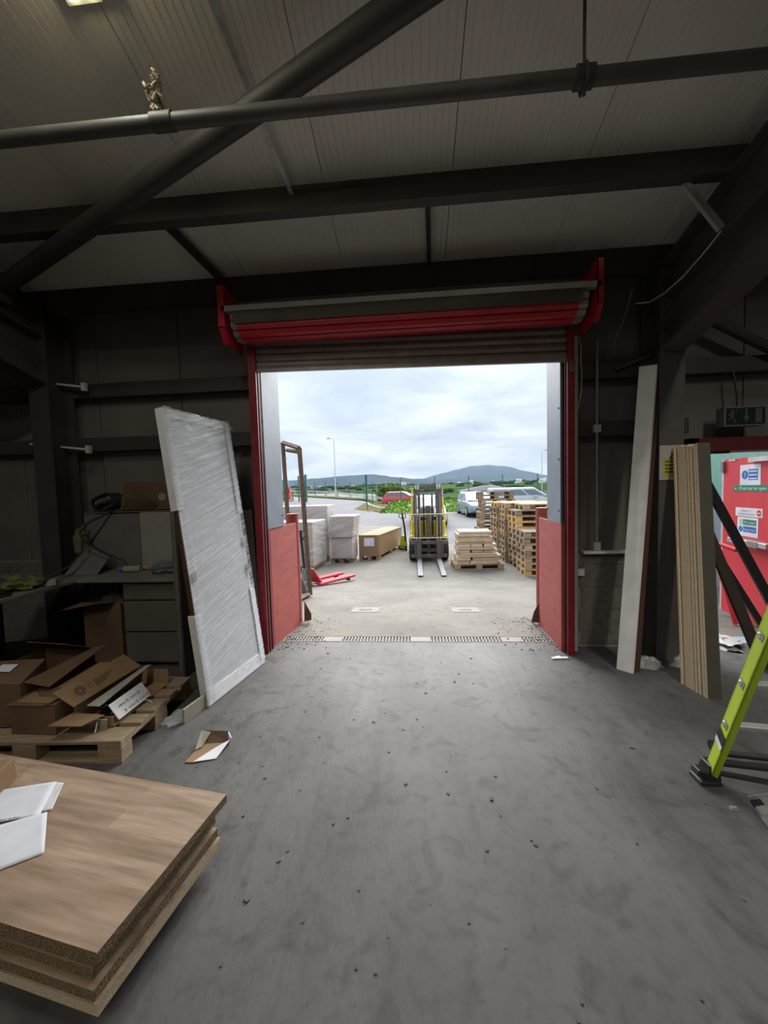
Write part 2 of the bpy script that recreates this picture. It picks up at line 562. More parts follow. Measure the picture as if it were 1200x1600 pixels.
# rest of the shed, behind and beside the camera
tag(MB().bx(-9.1, -9, -8, 4.06, 0, 6.8).build('wall_left', M['liner']), kind='structure')
tag(MB().bx(9, 9.1, -8, 4.06, 0, 6.8).build('wall_right', M['liner']), kind='structure')
tag(MB().bx(-9.1, 9.1, -8.1, -8, 0, 7).build('wall_front', M['liner']), kind='structure')

# ceiling: micro-ribbed sheets, each one panel wide, laid down the slope
ceil = tag(MB().prism([(-9, 4.2, roofz(4.2) + .06), (-9, -8.1, roofz(-8.1) + .06), (-9, -8.1, roofz(-8.1) + .12), (-9, 4.2, roofz(4.2) + .12)], (18, 0, 0)).build('ceiling', M['ceil']), kind='structure')
def roof_panel_mesh():
    W = 0.93
    prof = [(0, .05), (0.003, 0)]
    n = 20
    for k in range(1, n):
        xc = W * k / n
        prof += [(xc - .0055, 0), (xc - .003, .006), (xc + .003, .006), (xc + .0055, 0)]
    prof += [(W - .003, 0), (W, .05)]
    m = MB()
    ya, yb = 4.1, -8.0
    vs = [(x, ya, roofz(ya) + z) for x, z in prof] + [(x, yb, roofz(yb) + z) for x, z in prof]
    k = len(prof)
    m.add(vs, [(i, i + 1, k + i + 1, k + i) for i in range(k - 1)])
    return m
pr = roof_panel_mesh().build('roof_panel', M['ceil'], ceil, normals=False)
for i in range(-9, 9):
    o = pr if i == -9 else pr.copy()
    if i != -9:
        COL.objects.link(o)
    o.location.x = -0.60 + 0.93 * i

# ------------------------------------------------------------------ steelwork
def csection(name, label, cat, x0, x1, y, ztop, depth, m, flange=0.065, tilt=0.0):
    """A cold-rolled channel running along x, web towards the camera."""
    t = 0.006
    c, s = math.cos(tilt), math.sin(tilt)
    def P(a, b):
        return (x0, y + a * c - b * s, ztop + a * s * -1 - b * c)
    prof = [(0, 0), (flange, 0), (flange, 0.018), (flange - t, 0.018), (flange - t, t), (t, t), (t, depth - t), (flange - t, depth - t), (flange - t, depth - .018), (flange, depth - .018), (flange, depth), (0, depth)]
    pts = [P(a, b) for a, b in prof]
    o = MB().prism(pts, (x1 - x0, 0, 0)).build(name, m)
    return tag(o, label, cat)
csection('roof_purlin', 'dark steel purlin crossing under the roof sheets in front of the door', 'beam', -9, 9, 2.90, roofz(2.90) - 0.002, 0.215, M['steel'], 0.07, math.radians(15))
csection('eave_beam', 'dark steel eave beam running above the roller shutter', 'beam', -9, 9, 3.63, roofz(3.63) - 0.01, 0.225, M['steel'], 0.07)
csection('roof_purlin', 'dark steel purlin overhead behind the pipe', 'beam', -9, 9, 0.9, roofz(0.9) - 0.002, 0.2, M['steel'], 0.07, math.radians(15))
for (x0, x1, z, lab) in ((-9, -1.62, 2.66, 'upper dark wall rail over the workbench'), (-9, -1.62, 2.10, 'lower dark wall rail over the workbench'),
                         (1.52, 9, 2.60, 'upper dark wall rail beside the steel column'), (1.52, 2.58, 2.06, 'lower dark wall rail behind the tall white board')):
    csection('wall_rail', lab, 'rail', x0, x1, 3.84, z + 0.14, 0.14, M['steel'], 0.115)

def isec(name, label, x, y0, y1, z0, z1, wdt, m, cat='column', t=0.012):
    c = thing(name, label, cat, (x, (y0 + y1) / 2, z0), kind='thing')
    MB().bx(x - wdt / 2, x + wdt / 2, y0, y0 + t, z0, z1).build('flange', m, c)
    MB().bx(x - wdt / 2, x + wdt / 2, y1 - t, y1, z0, z1).build('flange', m, c)
    MB().bx(x - t / 2, x + t / 2, y0 + t, y1 - t, z0, z1).build('web', m, c)
    MB().bx(x - wdt / 2 - .03, x + wdt / 2 + .03, y0 - .03, y1 , z0, z0 + .015).build('base_plate', m, c)
    return c
colr = isec('steel_column', 'grey steel column carrying the white notice, beside the fire door', 2.245, 3.55, 3.84, 0, 3.50, 0.205, M['column'])
coll = isec('steel_column', 'dark steel column rising behind the workbench corner', -3.64, 3.55, 3.84, 0, 3.50, 0.205, M['steel'])
for z in (2.9, 3.05, 3.2, 3.32):
    for dx in (-0.06, 0.06):
        MB().cyl((2.245 + dx, 3.55, z), (2.245 + dx, 3.535, z), 0.014, 6).build('bolt', M['steel'], colr)
def rafter(x, label, m):
    r = thing('portal_rafter', label, 'beam', (x, 3.4, 3.0))
    hw, t = 0.10, 0.012
    ya, yb = 3.55, 0.0
    top = lambda y: roofz(y) - 0.215
    mid = lambda y: 3.20 + 0.15 * (3.5 - y)
    bot = lambda y: 2.75 + 0.277 * (3.5 - y)
    MB().hexa([(x - hw, ya, top(ya) - t), (x + hw, ya, top(ya) - t), (x + hw, -8, top(-8) - t), (x - hw, -8, top(-8) - t),
               (x - hw, ya, top(ya)), (x + hw, ya, top(ya)), (x + hw, -8, top(-8)), (x - hw, -8, top(-8))]).build('flange', m, r)
    MB().prism([(x - .006, ya, bot(ya)), (x - .006, ya, top(ya)), (x - .006, -8, top(-8)), (x - .006, -8, top(-8) - .33), (x - .006, yb, bot(yb))], (.012, 0, 0)).build('web', m, r)
    for fn, a, b in ((bot, ya, 0.0), (mid, ya, 0.2)):
        MB().hexa([(x - hw, a, fn(a) - t), (x + hw, a, fn(a) - t), (x + hw, b, fn(b) - t), (x - hw, b, fn(b) - t),
                   (x - hw, a, fn(a)), (x + hw, a, fn(a)), (x + hw, b, fn(b)), (x - hw, b, fn(b))]).build('haunch_flange', m, r)
    return r
rafter(2.245, 'grey haunched steel rafter sloping up from the column by the fire door', M['column'])
rafter(-3.64, 'dark haunched steel rafter above the workbench', M['steel'])

# roof bracing tube, pipe, rods
br = thing('bracing_tube', 'thick dark steel bracing tube slanting under the roof', 'tube', (-1.6, 2.5, 3.7))
MB().cyl((-3.62, 3.25, 3.49), (2.2, 1.10, 4.065), 0.068, 20).build('tube', M['steel'], br, smooth=True)
MB().bx(-3.68, -3.56, 3.19, 3.30, 3.36, 3.50).build('end_plate', M['steel'], br)
pp = thing('ceiling_pipe', 'long grey brown pipe hung level across the shed', 'pipe', (0, 1.98, 3.5))
MB().cyl((-5.0, 1.97, 3.505), (5.0, 1.985, 3.50), 0.036, 18).build('pipe', M['column'], pp, smooth=True)
MB().tube([(.80, 1.975, 3.5), (.88, 1.975, 3.5)], 0.046, 16).build('coupling', M['steel'], pp, smooth=True)
MB().tube([(-1.28, 1.975, 3.505), (-1.17, 1.975, 3.505)], 0.042, 16).build('coupling', M['steel'], pp, smooth=True)
hr = thing('hanger_rod', 'thin dark rod holding the pipe from the roof', 'rod', (.84, 1.975, 3.5))
MB().cyl((.84, 1.975, 3.42), (.845, 1.975, roofz(1.975)), 0.008, 8).build('rod', M['steel'], hr)
MB().tube([(.84, 1.93, 3.50), (.84, 1.935, 3.46), (.84, 1.975, 3.445), (.84, 2.02, 3.46), (.84, 2.025, 3.50), (.84, 2.0, 3.545), (.84, 1.975, 3.555), (.84, 1.95, 3.545), (.84, 1.93, 3.50)], 0.007, 6).build('clip', M['steel'], hr)
bars = [((-0.95, 1.75), (-0.83, 2.97), 'pale galvanised sag bar between the roof purlins', 'galv', .015),
        ((-1.93, 3.02), (-1.74, 3.64), 'dark sag bar between purlin and eave beam over the workbench side', 'steel', .045),
        ((0.155, 3.02), (0.19, 3.64), 'dark sag bar between purlin and eave beam above the middle of the doorway', 'steel', .018)]
for (a, b, lab, m, hw) in bars:
    dz = .085 if m == 'galv' else .055
    za, zb = roofz(a[1]) - dz, roofz(b[1]) - dz
    d = V((b[0] - a[0], b[1] - a[1], 0)).normalized()
    n = V((d.y, -d.x, 0)) * hw
    p, q = V((a[0], a[1], za)), V((b[0], b[1], zb))
    mb = MB().hexa([p - n, p + n, q + n, q - n, p - n + V((0, 0, .006)), p + n + V((0, 0, .006)), q + n + V((0, 0, .006)), q - n + V((0, 0, .006))])
    mb.hexa([p - n, p - n * .8, q - n * .8, q - n, p - n + V((0, 0, .03)), p - n * .8 + V((0, 0, .03)), q - n * .8 + V((0, 0, .03)), q - n + V((0, 0, .03))])
    tag(mb.build('sag_bar', M[m]), lab, 'bar')
kb = MB().ob((1.835, 2.895, 3.70), (.30, .005, -.385), (.03, 0, .024), (0, .006, 0))
kb.ob((1.835, 2.895, 3.70), (.30, .005, -.385), (.004, 0, .003), (0, .035, 0))
tag(kb.build('knee_brace', M['ltgrey']), 'pale grey flat brace from purlin to rafter', 'brace')
tag(MB().tube([(2.13, 2.89, 3.30), (2.10, 3.02, 3.22), (2.09, 3.2, 3.165), (2.08, 3.4, 3.145), (2.06, 3.56, 3.15), (1.98, 3.62, 3.17)], 0.004, 6).build('hanging_cable', M['white']), 'thin white cable sagging between the knee brace and the column top', 'cable')
tag(MB().cyl((2.55, 3.74, 3.12), (3.6, 3.78, 2.56), 0.045, 10).build('wall_brace', M['steel']), 'dark diagonal brace on the wall over the exit sign', 'brace')
tag(MB().ob((1.90, 3.80, 2.655), (.36, -.02, .125), (0, 0, .03), (0, .03, 0)).build('flat_brace', M['column']), 'flat steel brace from wall to column above the white board', 'brace')
for (z0, z1, lab) in ((2.83, 2.735, 'upper pale stay bar beside the dark column over the workbench'), (2.18, 2.10, 'lower pale stay bar beside the dark column over the workbench')):
    mb = MB().ob((-3.98, 3.74, z0), (.64, -.0, z1 - z0), (0, 0, .02), (0, .03, 0))
    mb.bx(-3.36, -3.32, 3.735, 3.775, z1 - .03, z1 + .05)
    tag(mb.build('stay_bar', M['galv']), lab, 'bar')

# dried foam blob on the pipe
def foam():
    m = MB()
    rnd = random.Random(3)
    base = V((-1.222, 1.955, 3.535))
    for k in range(15):
        t = k / 14
        c = base + V((-0.035 * math.sin(2.6 * t) + rnd.uniform(-.02, .02), rnd.uniform(-.015, .02), 0.19 * t))
        r = 0.020 * (1 - .45 * t) + rnd.uniform(0, .006)
        pts = [c + V((math.cos(a) * r * 1.3, math.sin(a) * r, math.sin(a * 2 + k) * r)) for a in [j * .9 + k for j in range(5)]]
        m.tube(pts, r * .55, 7, 0, r * .3)
    m.tube([base + V((-.02, 0, .05)), base + V((-.05, 0, .08)), base + V((-.065, 0, .13))], .010, 7, 0, .004)
    return m.build('foam_drip', mat('dried_yellow_foam', (0.42, 0.38, 0.27), 0.8, col2=(0.24, 0.20, 0.12), scale=40, bump=.6), smooth=True)
tag(foam(), 'lumpy yellowish foam drip stuck on top of the pipe', 'foam')

# ceiling lamps: batten fittings along the slope; one end in view, the rest added
tubem = bpy.data.materials.new('lamp_tube_glow')
tubem.use_nodes = True
_b = tubem.node_tree.nodes['Principled BSDF']
_b.inputs['Emission Color'].default_value = (1.0, 0.93, 0.55, 1)
_b.inputs['Emission Strength'].default_value = 9.0
def lamp(x, y, label, power):
    l = thing('ceiling_lamp', label, 'lamp', (x, y, roofz(y) - 0.1), group='fluorescent ceiling lamps')
    h = V((0, .75, -.75 * TS))
    p = V((x, y, roofz(y) - 0.05))
    MB().ob(p - h + V((-.09, 0, -.015)), h * 2, (.18, 0, 0), (0, .01, .035)).build('housing', M['ltgrey'], l)
    for dx in (-.045, .045):
        MB().cyl(p - h * .96 + V((dx, 0, -.035)), p + h * .96 + V((dx, 0, -.035)), .013, 10).build('lamp_tube', tubem, l)
    a = bpy.data.lights.new('lamp_light', 'AREA')
    a.shape = 'RECTANGLE'
    a.size = .16
    a.size_y = 1.4
    a.energy = power
    a.color = (1.0, 0.96, 0.88)
    lo = bpy.data.objects.new('lamp_light', a)
    COL.objects.link(lo)
    lo.location = p - l.location + V((0, 0, -.06))
    lo.rotation_euler = (-math.radians(15), 0, 0)
    lo.parent = l
lamp(-1.565, 1.182, 'fluorescent batten lamp glowing at the top of the view', LAMP * 0.3)
for (x, y) in ((2.6, 0.4), (-1.55, -2.6), (2.6, -2.6), (-1.55, -5.6), (2.6, -5.6)):  # unseen lamp rows, added to lift the interior light
    lamp(x, y, 'added batten fill lamp unseen behind the viewer, %s row, %s' % ('middle' if y < -1 and y > -4 else ('near' if y > -1 else 'far'), 'fire door side' if x > 0 else 'workbench side'), LAMP)
#PART2
# ------------------------------------------------------------------ roller shutter door
d1 = thing('door_1', 'red roller shutter door rolled up over the wide doorway', 'shutter door', (0, 3.7, 0), kind='structure')
for sx, x0, x1 in ((-1, -1.565, -1.49), (1, 1.415, 1.475)):
    g = MB()
    xo, xi = (x0, x1) if sx < 0 else (x1, x0)
    s = 1 if sx < 0 else -1
    g.bx(min(x0, x1), max(x0, x1), 3.66, 3.672, 0, 3.02)
    g.bx(min(xo, xo + s * .012), max(xo, xo + s * .012), 3.672, 3.855, 0, 3.02)
    g.bx(min(xi, xi - s * .006), max(xi, xi - s * .006), 3.672, 3.69, 0, 2.98)
    g.bx(min(xi, xi - s * .03), max(xi, xi - s * .03), 3.735, 3.745, 0, 2.98)
    g.bx(min(x0, x1), max(x0, x1), 3.80, 3.855, 0, 3.02)
    gd = g.build('guide', M['red'], d1)
    st = MB()
    for yy in (3.70, 3.77):
        st.bx(min(xi, xi + s * .008), max(xi, xi + s * .008), yy, yy + .012, 0, 2.9)
    st.build('brush_strip', M['black'], gd)
# coil of rolled slats
cy, cz, cr = 3.545, 3.175, 0.165
coil = MB()
ns = 13
prof = []
for k in range(ns):
    a0, a1 = 2 * PI * k / ns, 2 * PI * (k + 1) / ns
    for t, rr in ((0.0, cr - .016), (0.10, cr - .002), (0.5, cr + .007), (0.90, cr - .002)):
        a = lerp(a0, a1, t)
        prof.append((a, rr))
x0, x1 = -1.585, 1.475
coil.loft([[(x, cy + r * math.cos(a), cz + r * math.sin(a)) for a, r in prof] for x in (x0 + .05, x1 - .07)])
cl = coil.build('coil', M['shut'], d1, smooth=False)
bare = MB()  # dark olive strip over the upper front of the coil
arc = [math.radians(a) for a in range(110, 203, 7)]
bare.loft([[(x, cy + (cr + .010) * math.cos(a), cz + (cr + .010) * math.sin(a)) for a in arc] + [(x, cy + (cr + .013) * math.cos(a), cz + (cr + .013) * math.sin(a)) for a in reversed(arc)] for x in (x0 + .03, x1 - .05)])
bare.build('upper_coil_strip', mat('dull_olive_steel', (.085, .075, .055), .6), d1)
ends = MB()
for xx in ((x0 - .005, x0 + .05), (x1 - .07, x1 + .005)):
    ends.loft([[(x, cy + (r - .004) * math.cos(a), cz + (r - .004) * math.sin(a)) for a, r in prof] for x in xx])
ends.build('end_lock', M['slat'], d1)
# hanging slats, the lowest ones of the curtain, a little askew
for k in range(6):
    zt = 3.21 - 0.0715 * k
    def sl(x):
        z = zt - 0.019 * (x - 0.0)
        return [(x, 3.715, z), (x, 3.700, z - .012), (x, 3.694, z - .036), (x, 3.700, z - .064), (x, 3.715, z - .0725), (x, 3.722, z - .058), (x, 3.716, z - .036), (x, 3.722, z - .012)]
    MB().loft([sl(-1.535), sl(1.455)]).build('slat', M['slat'], d1)
zb = 3.21 - 0.0715 * 6
MB().ob((-1.535, 3.69, zb - .025 + .029), (2.99, 0, -.057), (0, .035, 0), (0, 0, .03)).build('bottom_bar', M['slat'], d1)
MB().bx(-1.655, 1.57, 3.36, 3.42, 3.218, 3.226).bx(-1.655, 1.57, 3.36, 3.367, 3.226, 3.262).build('lintel_angle', M['ltgrey'], d1)
for xx in (-1.30, 1.22):
    MB().bx(xx, xx + .05, 3.37, 3.42, 3.13, 3.215).build('bracket', M['column'], d1)
for s, xx in ((-1, -1.635), (1, 1.535)):
    e = MB()
    pl = [(xx, 3.36, 3.44), (xx, 3.36, 3.08), (xx, 3.45, 2.96), (xx, 3.70, 2.94), (xx, 3.80, 3.44)]
    e.prism(pl, (.008, 0, 0))
    f = .05 * s
    e.hexa([(xx, 3.36, 3.44), (xx + f, 3.36, 3.44), (xx + f, 3.36, 3.08), (xx, 3.36, 3.08), (xx, 3.366, 3.44), (xx + f, 3.366, 3.44), (xx + f, 3.366, 3.08), (xx, 3.366, 3.08)])
    e.hexa([(xx, 3.36, 3.08), (xx + f, 3.36, 3.08), (xx + f, 3.45, 2.96), (xx, 3.45, 2.96), (xx, 3.36, 3.088), (xx + f, 3.36, 3.088), (xx + f, 3.45, 2.968), (xx, 3.45, 2.968)])
    e.build('end_plate', M['shut'], d1)
MB().bx(1.43, 1.47, 3.63, 3.66, 2.62, 2.72).build('stop_bracket', M['rust'], d1)

# reveal cladding and guard plates outside the opening
for s, xa, xg0, xg1, xr0, xr1, nm in ((-1, -1.505, -1.495, -1.455, -1.505, -1.425, 'left'), (1, 1.405, 1.385, 1.405, 1.385, 1.425, 'right')):
    side = 'on the wrapped leaf side' if s < 0 else 'on the wall switch side'
    r = thing('reveal_sheet', 'grey metal reveal sheet lining the doorway ' + side, 'cladding', (xg0, 3.95, 1.4))
    MB().hexa([(xg0, 3.76, 1.238), (xg0 + s * .02, 3.76, 1.238), (xg1 + s * .02, 4.18, 1.238), (xg1, 4.18, 1.238),
               (xg0, 3.76, 3.0), (xg0 + s * .02, 3.76, 3.0), (xg1 + s * .02, 4.18, 3.0), (xg1, 4.18, 3.0)]).build('sheet', M['sheet'], r)
    for z in (1.36, 1.85, 2.33):
        for yy in ((3.80, 4.15) if z < 1.5 else (3.80,)):
            xx = lerp(xg0, xg1, (yy - 3.76) / .42)
            MB().cyl((xx, yy, z), (xx - s * .006, yy, z), .009, 8).build('screw', M['black'], r)
    g = thing('guard_plate', 'scraped red steel doorway guard plate ' + side, 'guard plate', (xr0, 4.1, 0))
    MB().hexa([(xr0, 3.78, 0.0), (xr0 + s * .012, 3.78, 0.0), (xr1 + s * .012, 4.52, -.02), (xr1, 4.52, -.02),
               (xr0, 3.78, 1.235), (xr0 + s * .012, 3.78, 1.235), (xr1 + s * .012, 4.52, 1.245), (xr1, 4.52, 1.245)]).build('plate', M['guard'], g)
    xx = xr0
    MB().bx(min(xx, xx + s * .03), max(xx, xx + s * .03), 3.745, 3.778, 0, 1.24).build('edge_strip', M['rust'] if s < 0 else M['guard'], g)
    bxx = xr1 + s * .085
    b = thing('bollard', 'round red bollard behind the guard plate ' + side, 'bollard', (bxx, 4.66, 0))
    MB().cyl((bxx, 4.66, -.1), (bxx, 4.66, 1.345), .075, 20).build('post', M['guard'], b, smooth=True)
    f = MB().prism([(xr1 - s * .03, 4.60, 0.0), (xr1 - s * .12, 4.60, 0.02), (xr1 - s * .12, 4.60, .10), (xr1 - s * .04, 4.60, .26)] if s < 0 else
                   [(xr1 + .02, 4.56, 0.0), (xr1 - .08, 4.56, 0.0), (xr1 - .05, 4.56, .12), (xr1 + .01, 4.56, .24)], (0, .012, 0))
    tag(f.build('foot_gusset', M['rust']), 'bent rusty gusset at the guard plate foot ' + side, 'plate')

# drain channel across the threshold
dr = thing('drain_channel', 'long slotted drain grating across the doorway threshold', 'drain', (0, 4.05, -.1))
MB().bx(-1.6, 1.5, 3.965, 4.13, -.15, -.03).bx(-1.6, 1.5, 3.965, 3.99, -.03, .002).bx(-1.6, 1.5, 4.105, 4.13, -.03, .002).build('channel', M['yard'], dr)
grt = MB()
x = -1.5
k = 0
while x < 1.4:
    if (k // 14) % 2 == 0 or k % 14 > 5:
        grt.bx(x, x + .02, 3.99, 4.105, -.012, .0)
    else:
        grt.bx(x, x + .034, 3.99, 4.105, -.012, .001)
    x += .034
    k += 1
grt.bx(-1.5, 1.4, 4.04, 4.052, -.012, .0)
go = grt.build('grating', mat('dusty_grating', (.25, .24, .22), .8), dr)
go['kind'] = 'stuff'
rb = MB()
rnd = random.Random(5)
for i in range(420):
    side = rnd.choice((-1, 1))
    u = rnd.random() ** 4
    x = (-1.42 + u * .5) if side < 0 else (1.38 - u * .5)
    y = rnd.uniform(3.75, 4.9)
    z = gz(x, y) if y > 4.13 else (0.002)
    s = rnd.uniform(.003, .010)
    rb.hexa([V((x, y, z)) + V((rnd.uniform(.6, 1) * s * a, rnd.uniform(.6, 1) * s * b, (c + .0) * s * .8)) for c in (0, 1) for a, b in ((-1, -1), (1, -1), (1, 1), (-1, 1))])
tag(rb.build('rubble', mat('grey_brown_grit', (0.22, 0.20, 0.17), .95)), 'loose grit and crumbs along the foot of the doorway guards', 'grit', kind='stuff')
tag(MB().ob((1.235, 3.56, 0), (.15, .012, 0), (0, .03, 0), (.0, .0, .014)).ob((1.27, 3.592, 0), (.06, .02, 0), (0, .02, 0), (0, 0, .01)).build('broken_strip', M['white'], bevel=.002), 'broken white plastic strip by the foot of the red shutter guide', 'strip')

# ------------------------------------------------------------------ pallets
def pallet_parts(root, wd, split, m=None):
    m = m or M['wood']
    Lx, Ly = 1.2, 0.8
    W_ = {'top': [], 'low': []}
    tops = [(-.4, .145), (-.2135, .10), (-.0725 + .0, .145), (.1135, .10), (.255, .145)]
    def mk(nm, boxes):
        if split:
            for b in boxes:
                MB().bx(*b).build(nm, m, root, True, bevel=.003)
        else:
            q = MB()
            for b in boxes:
                q.bx(*b)
            q.build(nm, m, root, True)['kind'] = 'stuff'
    mk('deck_board' if split else 'top_deck', [(-.6, .6, y, y + h, .122, .144) for y, h in tops])
    xs_ = [(-.6, .145), (-.0725, .145), (.455, .145)]
    mk('cross_board' if split else 'cross_boards', [(x, x + h, -.4, .4, .10, .122) for x, h in xs_])
    mk('block' if split else 'blocks', [(x, x + h, y, y + g, .022, .10) for x, h in xs_ for y, g in ((-.4, .10), (-.0725, .145), (.30, .10))])
    mk('bottom_board' if split else 'bottom_deck', [(-.6, .6, y, y + g, 0, .022) for y, g in ((-.4, .10), (-.0725, .145), (.30, .10))])
ORD = ['lowest', 'second', 'third', 'fourth', 'fifth', 'sixth', 'seventh', 'eighth', 'ninth', 'tenth', 'eleventh', 'twelfth', 'thirteenth', 'fourteenth']
proto = {}
def pallet(kind, x, y, z, rz, label, group=None):
    if kind not in proto:
        r = thing('pallet', label, 'pallet', group=group)
        pallet_parts(r, 1.2, False, {'wood': M['wood'], 'old': M['woodold'], 'new': M['woodnew']}[kind])
        proto[kind] = r
        learn(r)
    else:
        r = copy_tree(proto[kind])
    tag(r, label, 'pallet', group)
    r.location = (x, y, z)
    r.rotation_euler = (0, 0, rz)
    return r
rnd = random.Random(11)
Z0 = -.42
stacks = [(2.46, 8.74, 7, 'the stack nearest the doorway', -.02), (2.47, 9.57, 11, 'the second stack from the doorway', .03),
          (2.40, 10.42, 11, 'the third stack from the doorway', -.02), (2.36, 11.28, 11, 'the fourth stack from the doorway', .02),
          (2.36, 14.0, 13, 'the tall back stack by the silver car', .0)]
for si, (x, y, n, lab, rz) in enumerate(stacks):
    for k in range(n):
        kd = 'old' if rnd.random() < .45 else 'wood'
        if (si == 1 and k in (7, 8)) or (si == 0 and k == 0) or (si == 3 and k == 10):
            kd = 'new'
        dx = rnd.uniform(-.018, .018)
        if si == 1 and k == 10:
            dx = .18
        if si == 4 and k in (8, 9, 10):
            dx = .06
        if si == 4 and k < 4:
            dx = -.08
        pallet(kd, x + .6 + dx, y + .4 + rnd.uniform(-.015, .015), gz(2.5, y) + k * .1445, rz + rnd.uniform(-.02, .02),
               'wooden pallet, ' + ('topmost' if k == n - 1 else ORD[k] + ('' if k == 0 else ' up')) + ' in ' + lab, 'stacked pallets in the yard')
pallet('new', 2.36 + 1.66, 14.4, gz(4, 14.4), .02, 'yellow pallet lowest in the half hidden stack behind', 'stacked pallets in the yard')
for k in range(9):
    pallet('wood', 2.36 + 1.9, 14.45, gz(4, 14.4) + .1445 * (k + 1), .01, 'wooden pallet, ' + ORD[k + 1] + ' in the half hidden stack behind', 'stacked pallets in the yard')
for k in range(5):
    pallet('wood', -15.1, 42.0, gz(-15, 42) + .1445 * k, .3, 'pale pallet, ' + ORD[k] + ' in the far stack by the green gate post', 'pallets by the gate')
    pallet('wood', -13.9, 41.6, gz(-14, 42) + .1445 * k, .3, 'pale pallet, ' + ORD[k] + ' in the far stack nearest the road edge', 'pallets by the gate')
tag(MB().bx(-15.7, -15.1, 46, 46.4, gz(-15, 46) - .1, gz(-15, 46) + 1.5).bx(-15.55, -15.25, 45.9, 46, 1.7, 2.0, 1).build('red_skip', [M['firered'], M['black']]), 'small red container far off by the gate', 'container')

# boards stacked on a pallet beside the forklift
pallet('wood', 1.56, 9.93, gz(1.5, 9.9), .03, 'wooden pallet under the stack of pale boards')
rows = [(.144, .085, [(-.52, .30), (-.20, .66)]), (.232, .085, [(-.52, .33), (-.16, .68)]), (.318, .055, [(-.50, 1.02)]), (.374, .05, [(-.46, .86)]), (.428, .075, [(-.50, .30), (-.18, .28), (.12, .34)]),
        (.506, .05, [(-.52, .86)]), (.560, .085, [(-.50, .30), (-.18, .28), (.12, .30)]), (.648, .045, [(-.52, .88)]), (.696, .13, [(-.52, .84)]), (.830, .07, [(-.50, .80)]), (.902, .06, [(-.48, .78)])]
names_ = ['bottom', 'second', 'third', 'fourth', 'fifth', 'sixth', 'seventh', 'eighth', 'ninth', 'tenth', 'top']
zb = gz(1.5, 9.9)
for ri, (z, h, cols) in enumerate(rows):
    for ci, (a, wd) in enumerate(cols):
        jx, jy = rnd.uniform(-.02, .02), rnd.uniform(-.03, .03)
        pos = '' if len(cols) == 1 else (', end by the forklift' if ci == 0 else (', end by the pallet stacks' if ci == len(cols) - 1 else ', in the middle'))
        o = MB().bx(1.56 + a + jx, 1.56 + a + wd + jx, 9.52 + jy, 10.34 + jy - .02 * ri, zb + z + .001, zb + z + h - .004).build('sawn_board', M['fresh'], bevel=.004)
        tag(o, 'pale board bundle in the %s layer of the board stack%s' % (names_[ri], pos), 'board', 'boards stacked by the forklift')

# long cardboard crate on a pallet
ck = thing('cardboard_crate', 'long brown cardboard crate with a white label, near the forklift', 'crate', (-1.05, 12, gz(-1, 12)))
a, b = V((-1.64, 11.1, Z0)), V((-1.04, 11.06, Z0))
dv = V((.58, 2.42, 0))
MB().ob(a + V((0, 0, .13)), b - a, dv, (0, 0, .585)).build('carton', M['card'], ck)
MB().ob(a + V((-.01, -.01, .70)), (b - a) * 1.03, dv * 1.008, (0, 0, .035)).build('lid', M['card'], ck)
sk = MB()
for t in (0, .42, .84):
    sk.ob(a + (b - a) * t + V((0, 0, .022)), (b - a) * .16, dv * .06, (0, 0, .10))
    sk.ob(a + (b - a) * t + V((0, 0, .022)) + dv * .47, (b - a) * .16, dv * .06, (0, 0, .10))
    sk.ob(a + (b - a) * t + V((0, 0, .022)) + dv * .94, (b - a) * .16, dv * .06, (0, 0, .10))
    sk.ob(a + (b - a) * t, (b - a) * .16, dv, (0, 0, .022))
sk.ob(a + V((0, 0, .112)), b - a, dv, (0, 0, .018))
sk.build('pallet_base', M['wood'], ck)
for t in (.0, .86):
    MB().ob(a + (b - a) * t + V((0, -.012, .13)), (b - a) * .14, (0, .012, 0), (0, 0, .57)).build('corner_post', M['card'], ck)
MB().ob(a + (b - a) * .26 + V((0, -.016, .41)), (b - a) * .5, (0, .006, 0), (0, 0, .24)).build('label', M['paper'], ck)

# shrink-wrapped loads
def wrapped(name, label, segs, film_grow=.015):
    t = thing(name, label, 'wrapped pallet', V(segs[0][0]))
    for (p, u, v, hgt, lean) in segs:
        p, u, v = V(p), V(u), V(v)
        MB().ob(p, u, v, V(lean) + V((0, 0, hgt))).build('carton', M['carton'], t, bevel=.01)
        uu, vv = u.normalized() * film_grow, v.normalized() * film_grow
        MB().ob(p - uu - vv + V((0, 0, .01)), u + uu * 2, v + vv * 2, V(lean) + V((0, 0, hgt + .004))).build('film_wrap', M['filmout'], t, bevel=.02)
    return t
u1, v1 = V((.46, -.02, 0)), V((.11, .93, 0))
g1 = gz(-3, 9.6)
wrapped('wrapped_load', 'tall film wrapped load of grey cartons behind the pallet truck', [((-3.66, 9.62, g1 + .13), (1.06, -.04, 0), (.12, .93, 0), 1.14, (0, 0, 0))])
q = MB()
for t in (0, .45, .9):
    q.ob((-3.66 + t * 1.0, 9.62 - t * .04, g1), (.1, 0, 0), (.12, .93, 0), (0, 0, .10))
q.ob((-3.66, 9.62, g1 + .1), (1.06, -.04, 0), (.12, .93, 0), (0, 0, .03))
tag(q.build('pallet', M['woodold']), 'grey pallet under the tall wrapped load', 'pallet')
wrapped('wrapped_load', 'film wrapped load with a flat white top, farthest back beside the grey reveal', [((-4.3, 11.0, g1 + .13), (1.78, -.03, 0), (.06, .7, 0), 1.50, (0, 0, 0))])
q = MB().bx(-4.3, -2.5, 11.0, 11.7, g1, g1 + .128)
tag(q.build('pallet', M['woodold']), 'grey pallet under the farthest wrapped load', 'pallet')
